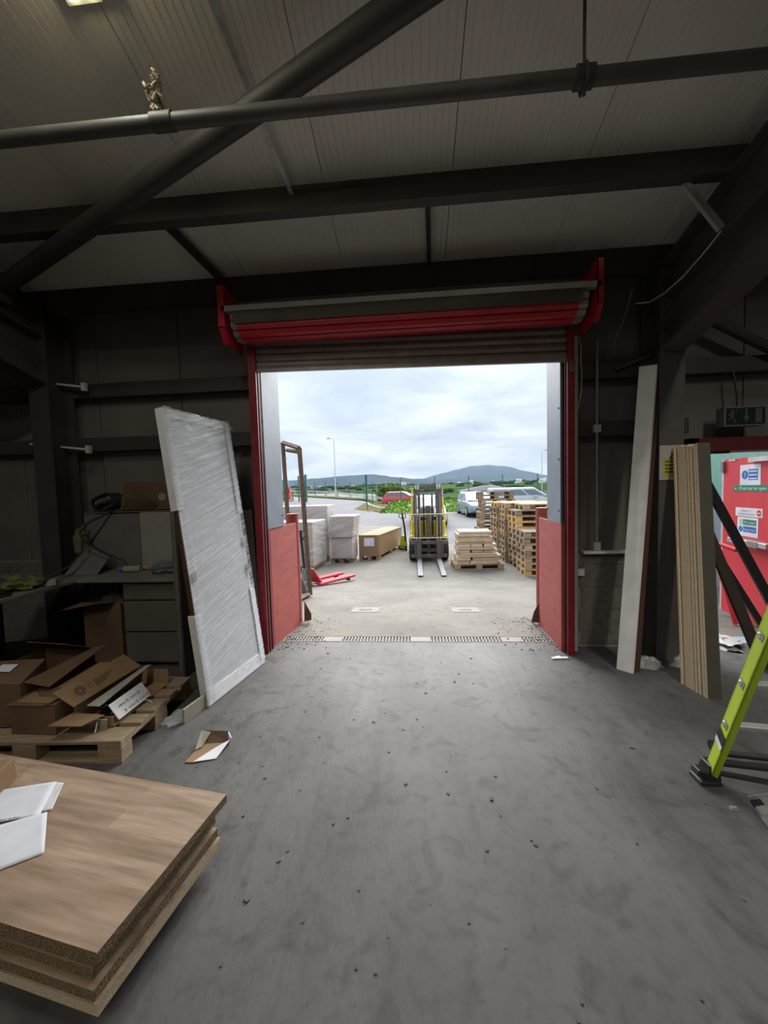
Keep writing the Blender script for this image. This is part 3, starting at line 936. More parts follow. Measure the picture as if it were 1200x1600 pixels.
wrapped('wrapped_load', 'two tier wrapped carton load leaning outward at the top, next to the long crate',
        [((-2.36, 10.66, g1 + .13), (.60, -.03, 0), (.05, .7, 0), .59, (0, 0, 0)), ((-2.44, 10.62, g1 + .725), (.70, -.03, 0), (.06, .74, 0), .56, (.06, 0, .05))])
q = MB().bx(-2.4, -1.72, 10.7, 11.35, g1 + .1, g1 + .128)
for t in (0, .26, .52):
    q.bx(-2.4 + t, -2.28 + t, 10.72, 11.35, g1, g1 + .1)
tag(q.build('pallet', M['woodold']), 'dark pallet under the leaning two tier load', 'pallet')

# pallet truck
pt = thing('pallet_truck', 'red hand pallet truck with black handle in front of the wrapped loads', 'pallet truck', (-2.2, 7.9, Z0))
pz = gz(-2, 8.2)
ax = V((.60, .80, 0)).normalized()
sd = V((ax.y, -ax.x, 0))
c0 = V((-2.25, 7.80, pz))
for s, nm in ((-1, 'fork'), (1, 'fork')):
    base = c0 + sd * .20 * s + ax * .10
    MB().ob(base - sd * .075 + V((0, 0, .06)), ax * 1.0, sd * .15, (0, 0, .055)).ob(base - sd * .05 + ax * 1.0 + V((0, 0, .06)), ax * .06, sd * .10, (0, 0, .04)).build(nm, M['firered'], pt, bevel=.01)
    MB().cyl(base + ax * .85 - sd * .04 + V((0, 0, .04)), base + ax * .85 + sd * .04 + V((0, 0, .04)), .04, 12).build('roller', M['tyre'], pt)
    MB().cyl(c0 - ax * .10 + sd * (.10 * s - .03) + V((0, 0, .09)), c0 - ax * .10 + sd * (.10 * s + .03) + V((0, 0, .09)), .09, 16).build('wheel', M['grey'], pt)
MB().prism([c0 - sd * .275 + ax * .16 + V((0, 0, .08)), c0 + sd * .275 + ax * .16 + V((0, 0, .08)), c0 + sd * .16 + V((0, 0, .42)), c0 - sd * .16 + V((0, 0, .42))], ax * .04).build('head_plate', M['firered'], pt, bevel=.008)
MB().cyl(c0 - ax * .08 + V((0, 0, .15)), c0 - ax * .08 + V((0, 0, .42)), .055, 14).bx(c0.x - .15, c0.x + .05, c0.y - .12, c0.y + .04, pz + .16, pz + .24).build('pump', M['grey'], pt)
hb, ht = c0 - ax * .08 + V((0, 0, .42)), c0 - ax * .14 + V((0, 0, 1.22))
MB().cyl(hb, ht, .03, 10).build('handle_shaft', M['black'], pt)
MB().tube([ht, ht + sd * .10 + V((0, 0, .0)), ht + sd * .12 + V((0, 0, -.10)), ht + sd * .06 + V((0, 0, -.2)), ht + V((0, 0, -.24)), ht - sd * .06 + V((0, 0, -.2)), ht - sd * .12 + V((0, 0, -.10)), ht - sd * .10, ht], .014, 8).build('handle_loop', M['black'], pt)

# second truck, yellow-green, mostly behind the crate
p2 = thing('pallet_truck', 'yellow green pallet truck half hidden between crate and forklift', 'pallet truck', (-.42, 13.2, Z0))
MB().bx(-.52, -.30, 12.9, 14.1, Z0 + .05, Z0 + .14).prism([(-.52, 12.9, Z0 + .1), (-.25, 12.9, Z0 + .1), (-.30, 12.9, Z0 + .48), (-.46, 12.9, Z0 + .48)], (0, .06, 0)).build('fork', mat('yellow_green_paint', (.55, .62, .05), .5), p2, bevel=.008)
MB().tube([(-.30, 12.75, Z0 + .3), (-.33, 12.7, Z0 + .75), (-.40, 12.6, Z0 + 1.25)], .03, 8).build('handle_shaft', M['black'], p2)
MB().tube([(-.40, 12.6, Z0 + 1.25), (-.30, 12.6, Z0 + 1.25), (-.28, 12.6, Z0 + 1.12), (-.38, 12.62, Z0 + 1.06), (-.50, 12.6, Z0 + 1.14), (-.50, 12.6, Z0 + 1.25), (-.40, 12.6, Z0 + 1.25)], .016, 6).build('handle_loop', M['black'], p2)
MB().cyl((-.34, 12.75, Z0 + .09), (-.26, 12.75, Z0 + .09), .09, 14).build('wheel', M['tyre'], p2)

# rusty goalpost frame
rf = thing('steel_goalpost', 'tall rusty box section frame leaning by the doorway', 'frame', (-2.0, 6.8, -.3))
def bar(a, b, s, name='post', m='rust'):
    a, b = V(a), V(b)
    d = (b - a).normalized()
    x = d.orthogonal().normalized() * s
    y = d.cross(x.normalized()) * s
    return MB().ob(a - x / 2 - y / 2, b - a, x, y).build(name, M[m], rf)
gF = gz(-1.8, 6.5)
A = (-1.845, 6.5, gF + .03)
B = (-1.935, 6.5, 2.365)
Cc = (-2.40, 7.02, 2.54)
D = (-2.33, 7.02, gz(-2.3, 7) + .03)
bar(A, B, .058)
bar(Cc, D, .058)
bar(B, Cc, .058, 'top_bar')
bar((-1.86, 6.5, gF + .05), (-1.905, 5.75, gz(-1.9, 5.75) + .05), .06, 'foot_bar')
bar((-2.33, 7.02, 2.40), (-1.94, 6.52, 2.30), .05, 'top_bar')
bar((-2.30, 7.0, gz(-2.3, 7) + .05), (-1.86, 6.5, gF + .05), .06, 'foot_bar')
tag(MB().prism([(-2.03, 6.40, gF + .0), (-1.86, 6.40, gF + .0), (-1.86, 6.40, gF + .10), (-1.98, 6.40, gF + .42), (-2.03, 6.40, gF + .42)], (0, .03, 0)).bx(-2.1, -1.9, 6.2, 6.38, gF, gF + .09).build('steel_wedge', mat('grey_green_steel', (.16, .18, .17), .6)), 'grey green steel wedge lying inside the rusty frame foot', 'wedge')

# ------------------------------------------------------------------ forklift
F = thing('forklift', 'yellow forklift truck facing the doorway with its forks down', 'forklift', (.385, 11.4, gz(.4, 11)))
yel = mat('forklift_yellow', (.74, .58, .04), .5, col2=(.64, .50, .04), scale=4)
dark = mat('forklift_dark_steel', (.12, .105, .095), .55, col2=(.085, .07, .062), scale=8)
fz = gz(.4, 11)
FX = .385
def fb(name, m, *boxes, bevel=.008, par=None):
    q = MB()
    for (x0, x1, y0, y1, z0, z1) in boxes:
        q.bx(FX + x0, FX + x1, y0, y1, fz + z0, fz + z1)
    return q.build(name, m, par or F, bevel=bevel)
# forks
fsteel = mat('worn_fork_steel', (.22, .22, .235), .6, .3)
for s in (-1, 1):
    xc = .27 * s
    q = MB()
    prof = [(10.62, .62), (10.57, .62), (10.57, .10), (8.95, .045), (8.80, .04), (8.80, .03), (10.62, .03)]
    q.prism([(FX + xc - .06, y, fz + z) for y, z in prof], (.12, 0, 0))
    q.build('fork', fsteel, F, bevel=.005)
    fb('fork_shank', dark, (xc - .062, xc + .062, 10.555, 10.625, .09, .63))
# carriage
fb('carriage', dark, (-.50, .50, 10.60, 10.66, .50, .60), (-.50, .50, 10.60, 10.66, .13, .22), (-.40, -.30, 10.61, 10.66, .2, .52), (.30, .40, 10.61, 10.66, .2, .52))
# wire guard on the carriage
q = MB()
for (x0, x1, z) in ((-.50, .50, .68), (-.52, .52, 1.335)):
    q.cyl((FX + x0, 10.60, fz + z), (FX + x1, 10.60, fz + z), .016, 8)
for xx, tx in ((-.5, -.52), (-.23, -.24), (.23, .24), (.5, .52)):
    q.cyl((FX + xx, 10.60, fz + .62), (FX + tx, 10.60, fz + 1.335), .009, 6)
q.build('load_guard', mat('pale_yellow_rod', (.62, .56, .30), .5), F)
# mast
for s in (-1, 1):
    x0 = .30 * s
    fb('mast_outer', dark, (min(x0, x0 + .09 * s), max(x0, x0 + .09 * s), 10.74, 10.88, .14, 2.08))
    x1 = .21 * s
    fb('mast_inner', dark, (min(x1, x1 + .075 * s), max(x1, x1 + .075 * s), 10.72, 10.82, .10, 2.14))
    q = MB()
    for k in range(1):
        q.cyl((FX + .33 * s, 10.70, fz + .3), (FX + .33 * s, 10.70, fz + 1.9), .018, 8)
    q.build('lift_chain', M['grey'], F)
    fb('chain_pulley', M['galv'], (min(.24 * s, .28 * s), max(.24 * s, .28 * s), 10.68, 10.74, 2.02, 2.14), (min(.31 * s, .34 * s), max(.31 * s, .34 * s), 10.68, 10.74, 2.02, 2.14))
fb('mast_crossbar', dark, (-.29, .29, 10.73, 10.82, 2.02, 2.14))
fb('mast_crossbar', dark, (-.39, .39, 10.76, 10.86, .26, .36))
fb('mast_crossbar', dark, (-.39, .39, 10.78, 10.86, .62, .72))
MB().cyl((FX, 10.79, fz + .2), (FX, 10.79, fz + 1.55), .05, 14).cyl((FX, 10.79, fz + 1.42), (FX, 10.79, fz + 1.56), .07, 14).build('lift_cylinder', dark, F, smooth=True)
for s in (-1, 1):
    MB().cyl((FX + .12 * s, 10.85, fz + .2), (FX + .12 * s, 10.85, fz + 1.9), .022, 8).build('hose', M['black'], F)
# wheels
for s in (-1, 1):
    xa, xb = .36 * s, .55 * s
    w1 = MB().cyl((FX + xa, 11.02, fz + .33), (FX + xb, 11.02, fz + .33), .33, 24).build('front_wheel', M['tyre'], F, bevel=.03)
    MB().cyl((FX + xb, 11.02, fz + .33), (FX + xb + .012 * s, 11.02, fz + .33), .17, 16).build('rim', yel, w1)
    xa, xb = .30 * s, .46 * s
    w2 = MB().cyl((FX + xa, 12.5, fz + .26), (FX + xb, 12.5, fz + .26), .26, 20).build('rear_wheel', M['tyre'], F, bevel=.03)
    MB().cyl((FX + xb, 12.5, fz + .26), (FX + xb + .01 * s, 12.5, fz + .26), .13, 14).build('rim', yel, w2)
# body
fb('body', yel, (-.50, .50, 11.35, 12.4, .30, .80), (-.48, .48, 10.92, 11.35, .62, 1.13), (-.52, .52, 10.84, 11.3, .66, .72), bevel=.03)
fb('counterweight', dark, (-.52, .52, 12.35, 12.95, .30, 1.10), bevel=.06)
fb('front_axle', dark, (-.40, .40, 10.9, 11.2, .15, .60))
q = MB()
q.cyl((FX, 10.885, fz + .34), (FX, 10.90, fz + .34), .13, 16)
for a in (.5, 2.6, 4.7):
    q.ob((FX + .0, 10.875, fz + .34), (math.cos(a) * .11, 0, math.sin(a) * .11), (0, .012, 0), (.02, 0, .02))
q.build('drive_hub', M['black'], F)
fb('dash', dark, (-.44, .44, 10.95, 11.1, 1.13, 1.25))
fb('seat', M['black'], (-.25, .25, 11.65, 12.1, .8, .98), (-.25, .25, 12.05, 12.18, .95, 1.45), bevel=.04)
MB().tube([(FX + .17 * math.cos(a), 11.3 + .05 * math.sin(a), fz + 1.22 + .14 * math.sin(a)) for a in [k * PI / 8 for k in range(17)]], .014, 8).cyl((FX, 11.2, fz + .95), (FX, 11.3, fz + 1.22), .03, 8).build('steering_wheel', M['black'], F)
for s in (-1, 1):
    q = MB()
    q.hexa([(FX + .47 * s - .03, 10.95, fz + .9), (FX + .47 * s + .03, 10.95, fz + .9), (FX + .47 * s + .03, 11.02, fz + .9), (FX + .47 * s - .03, 11.02, fz + .9),
            (FX + .43 * s - .025, 11.30, fz + 2.02), (FX + .43 * s + .025, 11.30, fz + 2.02), (FX + .43 * s + .025, 11.37, fz + 2.02), (FX + .43 * s - .025, 11.37, fz + 2.02)])
    q.build('guard_post', yel, F, bevel=.006)
    fb('guard_post', dark, (.42 * s - .03, .42 * s + .03, 12.35, 12.42, 1.0, 2.05))
    lt = fb('work_lamp', M['grey'], (.41 * s - .05, .41 * s + .05, 11.22, 11.30, 1.82, 1.93))
    fb('lens', M['signw'], (.41 * s - .038, .41 * s + .038, 11.212, 11.22, 1.835, 1.915), par=lt)
    lt = fb('headlamp', M['grey'], (.41 * s - .06, .41 * s + .06, 10.86, 10.93, .47, .56))
    fb('lens', M['signw'], (.41 * s - .045, .41 * s + .045, 10.852, 10.86, .485, .55), par=lt)
    fb('fender', dark, (.43 * s - .09, .43 * s + .09, 10.84, 10.90, .20, .44))
fb('overhead_guard', yel, (-.46, .46, 11.28, 12.44, 2.02, 2.06))
q = MB()
for k in range(6):
    q.bx(FX - .42, FX + .42, 11.45 + k * .16, 11.48 + k * .16, fz + 2.06, fz + 2.08)
q.build('guard_bars', dark, F)
fb('name_plate', M['signw'], (-.42, -.24, 10.905, 10.918, 1.13, 1.25), (-.12, .13, 10.905, 10.918, 1.13, 1.25), bevel=0)
fb('red_stripe', M['signr'], (-.36, -.31, 10.90, 10.905, 1.15, 1.23), bevel=0)
fb('red_stripe', M['signr'], (-.10, -.02, 10.90, 10.905, 1.15, 1.23), bevel=0)
gl = mat('clear_screen', (.6, .68, .7), .1, alpha=.25)
fb('windscreen', gl, (-.40, .40, 11.10, 11.105, 1.12, 1.95), bevel=0)

# ------------------------------------------------------------------ vehicles
def car(name, label, x, y, rz, paint, L_=4.3, Wd=1.76, H=1.46, van=False):
    r = thing(name, label, 'car')
    hw = Wd / 2
    h = L_ / 2
    sh = .92 if not van else 1.05
    def sec(xx, zb, zt, w_):
        return [(xx, -w_, zb + .08), (xx, -w_ * .96, zb), (xx, w_ * .96, zb), (xx, w_, zb + .08), (xx, w_, lerp(zb, zt, .6)), (xx, w_ * .93, zt), (xx, 0, zt + .02), (xx, -w_ * .93, zt), (xx, -w_, lerp(zb, zt, .6))]
    b = MB().loft([sec(-h, .42, .80, hw * .80), sec(-h + .10, .28, .90, hw * .95), sec(-h + .8, .2, sh + .02, hw), sec(0, .18, sh, hw), sec(h * .42, .18, sh - .02, hw), sec(h * .8, .22, .80, hw * .96), sec(h - .08, .26, .70, hw * .88), sec(h, .36, .60, hw * .74)])
    bo = b.build('body', paint, r, True, bevel=.03, smooth=True)
    rx0, rx1 = (-h + .55, h * .02) if not van else (-h + .20, h * .30)
    bx0, bx1 = (-h + .12, h * .52) if not van else (-h + .06, h * .66)
    def cs(x0, x1, w_, z):
        return [(x0, -w_, z), (x1, -w_, z), (x1, w_, z), (x0, w_, z)]
    MB().loft([cs(bx0, bx1, hw * .90, sh - .02), cs(lerp(bx0, rx0, .9), lerp(bx1, rx1, .9), hw * .76, H - .07), cs(rx0, rx1, hw * .72, H - .04), cs(rx0 + .12, rx1 - .12, hw * .62, H)]).build('cabin', paint, r, True, bevel=.02)
    def pane(nm, a, bb, c, d, off):
        o = V(off)
        MB().hexa([V(p) for p in (a, bb, c, d)] + [V(p) + o for p in (a, bb, c, d)]).build(nm, M['glass'], r, True)
    z0, z1 = sh + .02, H - .09
    k0, k1 = .06, .86
    def P(xb, xr, yb, yr, k):
        return (lerp(xb, xr, k), lerp(yb, yr, k), lerp(sh - .02, H - .04, k))
    pane('windscreen', P(bx1, rx1, -hw * .82, -hw * .64, k0), P(bx1, rx1, hw * .82, hw * .64, k0), P(bx1, rx1, hw * .82, hw * .64, k1), P(bx1, rx1, -hw * .82, -hw * .64, k1), (.02, 0, .02))
    pane('rear_window', P(bx0, rx0, -hw * .78, -hw * .6, .2), P(bx0, rx0, hw * .78, hw * .6, .2), P(bx0, rx0, hw * .78, hw * .6, k1), P(bx0, rx0, -hw * .78, -hw * .6, k1), (-.02, 0, .02))
    for s in (-1, 1):
        n = 3
        fa = [(.08, .40), (.43, .68), (.71, .95)]
        for (u, v) in fa:
            qd = []
            for (uu, k) in ((u, k0), (v, k0), (v, k1), (u, k1)):
                qd.append((lerp(lerp(bx0, rx0, k), lerp(bx1, rx1, k), uu), s * hw * lerp(.90, .74, k), lerp(sh - .02, H - .06, k)))
            pane('side_window', *qd, (0, .012 * s, .004))
        for xx in (-h * .60, h * .62):
            wl = MB().cyl((xx, s * (hw - .20), .31), (xx, s * (hw + .01), .31), .31, 20).build('wheel', M['tyre'], r, True, bevel=.02)
            MB().cyl((xx, s * (hw + .01), .31), (xx, s * (hw + .02), .31), .20, 12).build('rim', M['alu'], wl, True)
        MB().bx(h * .86, h * .955, s * hw * .62 - .14, s * hw * .62 + .14, .60, .72).build('headlamp', M['signw'], r, True, bevel=.02)
        MB().bx(h * .28, h * .36, min(s * hw, s * (hw + .16)), max(s * hw, s * (hw + .16)), .93, 1.06).build('mirror', paint, r, True, bevel=.02)
        MB().bx(-h + .0, -h + .10, s * hw * .66 - .1, s * hw * .66 + .1, .70, .84).build('tail_lamp', M['signr'], r, True)
    MB().bx(h - .10, h + .01, -.5, .5, .34, .52).build('grille', M['black'], r, True, bevel=.01)
    MB().bx(h + .0, h + .015, -.26, .26, .40, .50).build('number_plate', M['signw'], r, True)
    r.location = (x, y, gz(x, y) - .01)
    r.rotation_euler = (0, 0, rz)
    return r
pw = mat('white_car_paint', (.55, .57, .60), .25, spec=.7)
ps = mat('silver_blue_car_paint', (.30, .36, .42), .25, .3, spec=.7)
prd = mat('red_car_paint', (.72, .05, .07), .3, spec=.7)
car('silver_car', 'silver blue saloon car parked beside the pallet stacks', 3.90, 24.8, math.radians(-86), ps, 4.5)
car('white_car', 'white car seen through the forklift mast', .75, 20.5, math.radians(-90), pw, 4.2, H=1.50)
car('red_car', 'red hatchback half hidden by the grass bank', -1.05, 40.0, math.radians(-12), prd, 4.3)
car('white_van', 'large white people carrier behind the pallet stacks', 7.5, 27.6, math.radians(-6), pw, 4.8, 1.85, 1.62, True)

# ------------------------------------------------------------------ fence, rail, lamp posts, bank, building
fe = thing('mesh_fence', 'dark green mesh fence on posts beyond the parked cars', 'fence', (6, 31, 0))
fx = [-3.8, -1.05, 1.7, 4.4, 7.05, 9.75, 12.4, 15.1]
for x in fx:
    z = gz(x, 31.2)
    MB().bx(x - .035, x + .035, 31.17, 31.23, z - .2, z + 2.62).build('post', M['green'], fe)
q = MB()
for a, b in zip(fx, fx[1:]):
    for k in range(5):
        z = gz(a, 31.2) + .3 + k * .52
        q.bx(a, b, 31.195, 31.203, z, z + .006)
    xx = a
    while xx < b:
        q.bx(xx, xx + .006, 31.19, 31.2, gz(a, 31.2) + .1, gz(a, 31.2) + 2.4)
        xx += .34
fm = q.build('wire_mesh', M['green'], fe)
fm['kind'] = 'stuff'
for (x, y, h, s, lab) in ((-4.93, 40, 2.9, .20, 'thick green gate post at the end of the kerb'), (-11.37, 40, 2.85, .20, 'thick green gate post on the far side of the road'),
                          (-4.15, 38.5, 2.2, .08, 'thin dark fence post next to the kerb gate post'), (-12.3, 40.5, 2.7, .12, 'slim green post left of the far gate post'), (-11.75, 40.6, 2.7, .10, 'slim green post close behind the far gate post')):
    tag(MB().bx(x - s / 2, x + s / 2, y - s / 2, y + s / 2, gz(x, y) - .1, gz(x, y) + h).bx(x - s * .6, x + s * .6, y - s * .6, y + s * .6, gz(x, y) + h, gz(x, y) + h + .03).build('gate_post', M['green']), lab.replace(' left of', ' beside'), 'post')
gr_ = thing('guard_rail', 'grey crash barrier along the far edge of the road', 'barrier', (-10, 53, 1))
pts = [(-26, 70), (-17.4, 62), (-10.5, 53), (-3.4, 44.5), (-1, 42.5)]
for (a, b) in zip(pts, pts[1:]):
    za, zb_ = gz(*a) + .85, gz(*b) + .78
    q = MB()
    for dz in (0, -.17):
        q.ob((a[0], a[1], za + dz - .14), (b[0] - a[0], b[1] - a[1], zb_ - za), (0, .05, 0), (0, 0, .12))
    q.build('rail', M['galv'], gr_)
    for t in (.0, .33, .66):
        x, y = lerp(a[0], b[0], t), lerp(a[1], b[1], t)
        MB().bx(x - .05, x + .05, y + .06, y + .14, gz(x, y) - .2, gz(x, y) + .8).build('post', M['galv'], gr_)
def wirefence():
    f = thing('road_fence', 'thin post and wire fence behind the crash barrier', 'fence', (-12, 56, 1))
    for k in range(9):
        t = k / 8
        x, y = lerp(-22, -4.2, t), lerp(66, 47, t)
        MB().cyl((x, y, gz(x, y) - .2), (x, y, gz(x, y) + 2.1), .05, 6).build('post', M['green'], f)
    for z in (.6, 1.2, 1.9):
        MB().cyl((-22, 66, gz(-22, 66) + z), (-4.2, 47, gz(-4.2, 47) + z), .015, 5).build('wire', M['green'], f)
wirefence()
def lamppost(x, y, h, lab, arm):
    z = gz(x, y)
    l = thing('lamp_post', lab, 'lamp post', (x, y, z))
    MB().tube([(x, y, z - .3), (x, y, z + 1.2)], .11, 10).tube([(x, y, z + 1.2), (x, y, z + h)], .075, 10, 0, .045).build('pole', M['galv'], l, smooth=True)
    MB().tube([(x, y, z + h), (x + arm * .3, y, z + h + .15), (x + arm, y, z + h + .2)], .04, 8).build('arm', M['galv'], l)
    MB().bx(min(x + arm, x + arm * 1.7), max(x + arm, x + arm * 1.7), y - .12, y + .12, z + h + .14, z + h + .26).build('lantern', M['grey'], l, bevel=.03)
lamppost(-10.45, 51, 7.75, 'tall grey street lamp post at the road bend', -.55)
lamppost(19.4, 60, 7.4, 'tall grey lamp post beside the grey reveal, behind the white carrier', .5)
lamppost(-26.5, 78, 7.0, 'distant thin lamp post seen inside the rusty frame', .4)
tag(MB().bx(-26.6, -22.5, 66, 68, 2.0, 4.0).bx(-25.9, -23.2, 65.98, 66, 2.6, 3.4, 1).build('teal_board', [mat('teal_board_paint', (.02, .42, .36), .5), M['signw']]), 'distant teal board beyond the gate posts', 'board')

gb = MB()
def bank(u, v):
    x = lerp(-2.6, 5.6, u)
    y = lerp(27.5, 33.5, v)
    e = min(u / .12, 1) * min((1 - u) / .1, 1)
    z = gz(x, y) + (.78 if x > -2 else .55) * math.sin(min(v * 1.5, 1) * PI / 2) * e + .05 * noise.noise((x * 2, y * 2, 0)) - .03
    return (x, y, z)
gb.grid(bank, 40, 20)
gmat = mat('bright_grass', (.12, .215, .025), .9, col2=(.08, .155, .02), scale=2.5, bump=.8, bscale=12, spec=0.1)
gbo = gb.build('grass_bank', gmat, normals=False)
tag(gbo, 'bright green mown grass bank under the mesh fence', 'grass', kind='stuff')
rnd = random.Random(2)
q = MB()
for i in range(2600):
    u, v = rnd.random(), rnd.random() * .8
    p = V(bank(u, v))
    h = rnd.uniform(.06, .16)
    dx = rnd.uniform(-.05, .05)
    q.add([p + V((-.03, 0, 0)), p + V((.03, 0, 0)), p + V((dx, rnd.uniform(-.04, .04), h))], [(0, 1, 2)])
tag(q.build('grass_blades', gmat, normals=False), 'grass blades on the bank under the mesh fence', 'grass', kind='stuff')
def verge(u, v):
    x = lerp(-5.0, .5, u)
    y = lerp(25.5, 39, v) + (1 - u) * 6
    z = gz(x, y) + .18 * math.sin(u * PI) * math.sin(v * PI) + .05 * noise.noise((x * 2, y * 2, 4)) + .01
    return (x, y, z)
tag(MB().grid(verge, 24, 24).build('dry_verge', mat('dry_brown_grass', (.135, .115, .07), .95, col2=(.085, .085, .04), scale=1.5, spec=0.0), normals=False), 'dry brownish verge around the kerb gate post', 'grass', kind='stuff')
def verge2(u, v):
    x = lerp(-22, -3.5, u)
    y = lerp(63, 45, u) + lerp(-3.5, 0.5, v)
    return (x, y, gz(x, y) + .12 + .05 * noise.noise((x * 2, y * 2, 9)))
tag(MB().grid(verge2, 30, 4).build('road_verge', mat('rough_green_grass', (.11, .135, .045), .95, col2=(.08, .09, .035), scale=1.2, spec=0.0), normals=False), 'rough grass strip below the crash barrier', 'grass', kind='stuff')
q = MB()
kp = [(-4.9, 39.2), (-4.3, 36.5), (-3.2, 33.5), (-1.8, 31)]
for a, b in zip(kp, kp[1:]):
    q.ob((a[0], a[1], gz(*a)), (b[0] - a[0], b[1] - a[1], gz(*b) - gz(*a)), (.15, 0, 0), (0, 0, .14))
tag(q.build('kerb_stones', mat('pale_kerb', (.5, .49, .46), .9)), 'pale kerb curving from the gate post', 'kerb')

# bush behind the red car: many small leaves on a rounded crown
def bush(name, label, c, rad, n, leaf, m, cat='bush'):
    b = thing(name, label, cat, (c[0], c[1], gz(c[0], c[1])))
    rnd = random.Random(int(c[0] * 10) + 77)
    q = MB()
    lob = [(V(c) + V((rnd.uniform(-.7, .7) * rad[0], rnd.uniform(-.6, .6) * rad[1], rnd.uniform(-.5, .45) * rad[2])), rnd.uniform(.35, .55)) for _ in range(12)]
    for i in range(n):
        lc, k = rnd.choice(lob)
        d = V((rnd.gauss(0, 1), rnd.gauss(0, 1), rnd.gauss(0, 1))).normalized()
        p = lc + V((d.x * rad[0], d.y * rad[1], d.z * rad[2])) * k * rnd.uniform(.8, 1.05)
        u = V((rnd.gauss(0, 1), rnd.gauss(0, 1), rnd.gauss(0, 1))).normalized() * leaf
        v = u.cross(d).normalized() * leaf * .6 if u.cross(d).length > 1e-5 else V((leaf, 0, 0))
        q.add([p - u, p + v, p + u, p - v], [(0, 1, 2, 3)])
    o = q.build('foliage', m, b, normals=False)
    o['kind'] = 'stuff'
    s = MB()
    for k in range(5):
        s.tube([(c[0] + (k - 2) * .2, c[1], gz(c[0], c[1]) - .2), (c[0] + (k - 2) * rad[0] * .35, c[1], c[2])], .06, 6)
    s.build('stem', M['rust'], b)
leafm = mat('bush_leaves', (.15, .24, .045), .8, col2=(.08, .14, .025), scale=.9)
leafd = mat('dark_tree_leaves', (.09, .17, .06), .85, col2=(.06, .11, .04), scale=.3)
bush('leafy_bush', 'large rounded green bush behind the red car', (-2.6, 47, 1.25), (2.3, 1.4, 1.35), 5200, .16, leafm)
bush('leafy_bush', 'smaller dark bush between the red car and the forklift', (1.2, 50, .1), (2.0, 1.2, .8), 1800, .15, leafd)

bl = thing('low_building', 'low grey roofed building beyond the fence behind the silver car', 'building', (10.5, 62, -1))
MB().bx(8.2, 14.5, 60, 66, -2, 1.15).build('wall', mat('pale_render', (.17, .17, .165), .9, spec=.1), bl)
MB().prism([(7.5, 59.4, 1.12), (7.5, 66.6, 1.12), (15.2, 66.6, 1.12), (15.2, 59.4, 1.12)], (0, 0, .10)).build('eaves', M['ltgrey'], bl)
MB().add([(7.5, 59.4, 1.22), (15.2, 59.4, 1.22), (15.2, 66.6, 1.22), (7.5, 66.6, 1.22), (11.5, 61.5, 2.0), (11.5, 64.5, 2.0), (12.5, 63, 2.05)], [(0, 1, 6, 4), (1, 2, 6), (2, 3, 5, 6), (3, 0, 4, 5), (4, 6, 5)]).build('roof', mat('grey_roof', (.13, .13, .135), .9, spec=.1), bl)
for k in range(5):
    MB().bx(8.6 + k * 1.15, 9.2 + k * 1.15, 59.94, 60, .0, .95).build('window', M['glass'], bl)

# ------------------------------------------------------------------ far land
fld = MB()
nu, nv = 90, 40
def far(u, v):
    r = 150 * (2600 / 150) ** v
    az = math.radians(lerp(-48, 48, u))
    x, y = r * math.sin(az), r * math.cos(az)
    z = lerp(-9, 26, min(max((math.log(r / 150) / math.log(2600 / 150)), 0), 1) ** 1.1) + 3.0 * noise.noise((x / 260, y / 260, 1)) * (r / 500) ** .8
    if v > .97:
        z -= 40
    return (x, y, z)
fld.grid(far, nu, nv)
def field_mat():
    m = mat('patchwork_fields', (.22, .33, .11), .95, spec=0.0)
    t = m.node_tree
    b = t.nodes['Principled BSDF']
    co = t.nodes.new('ShaderNodeTexCoord')
    v = t.nodes.new('ShaderNodeTexVoronoi')
    v.inputs['Scale'].default_value = .012
    mp = t.nodes.new('ShaderNodeMapping')
    t.links.new(co.outputs['Object'], mp.inputs[0])
    t.links.new(mp.outputs[0], v.inputs['Vector'])
    r = t.nodes.new('ShaderNodeValToRGB')
    cr = r.color_ramp
    cr.elements[0].color = (.025, .046, .020, 1)
    cr.elements[1].color = (.065, .10, .04, 1)
    e = cr.elements.new(.5)
    e.color = (.04, .068, .028, 1)
    sx = t.nodes.new('ShaderNodeSeparateColor')
    t.links.new(v.outputs['Color'], sx.inputs[0])
    t.links.new(sx.outputs[0], r.inputs[0])
    t.links.new(r.outputs[0], b.inputs['Base Color'])
    return m
tag(fld.build('fields', field_mat(), normals=False, smooth=True), kind='structure')
q = MB()
rnd = random.Random(21)
for i in range(300):
    r = 170 * (1700 / 170) ** rnd.random()
    az = math.radians(rnd.uniform(-30, 30))
    v = math.log(r / 150) / math.log(2600 / 150)
    p = V(far((math.degrees(az) + 48) / 96, v))
    s = rnd.uniform(.8, 1.8) * (1 + r / 900)
    n = 7
    wd = rnd.uniform(1.2, 5)
    secs = []
    for (k, zz) in ((.7, -.3), (1.0, .5), (.8, 1.1), (.3, 1.45)):
        secs.append([(p.x + math.cos(2 * PI * j / n) * s * k * wd * rnd.uniform(.8, 1.1), p.y + math.sin(2 * PI * j / n) * s * k, p.z + zz * s * rnd.uniform(.85, 1.1)) for j in range(n)])
    q.loft(secs)
tag(q.build('hedgerows', mat('hedge_green', (.04, .075, .03), .95, col2=(.03, .055, .025), scale=.05, spec=0.0)), 'dark hedgerows and trees scattered over the far fields', 'hedge', kind='stuff')
q = MB()
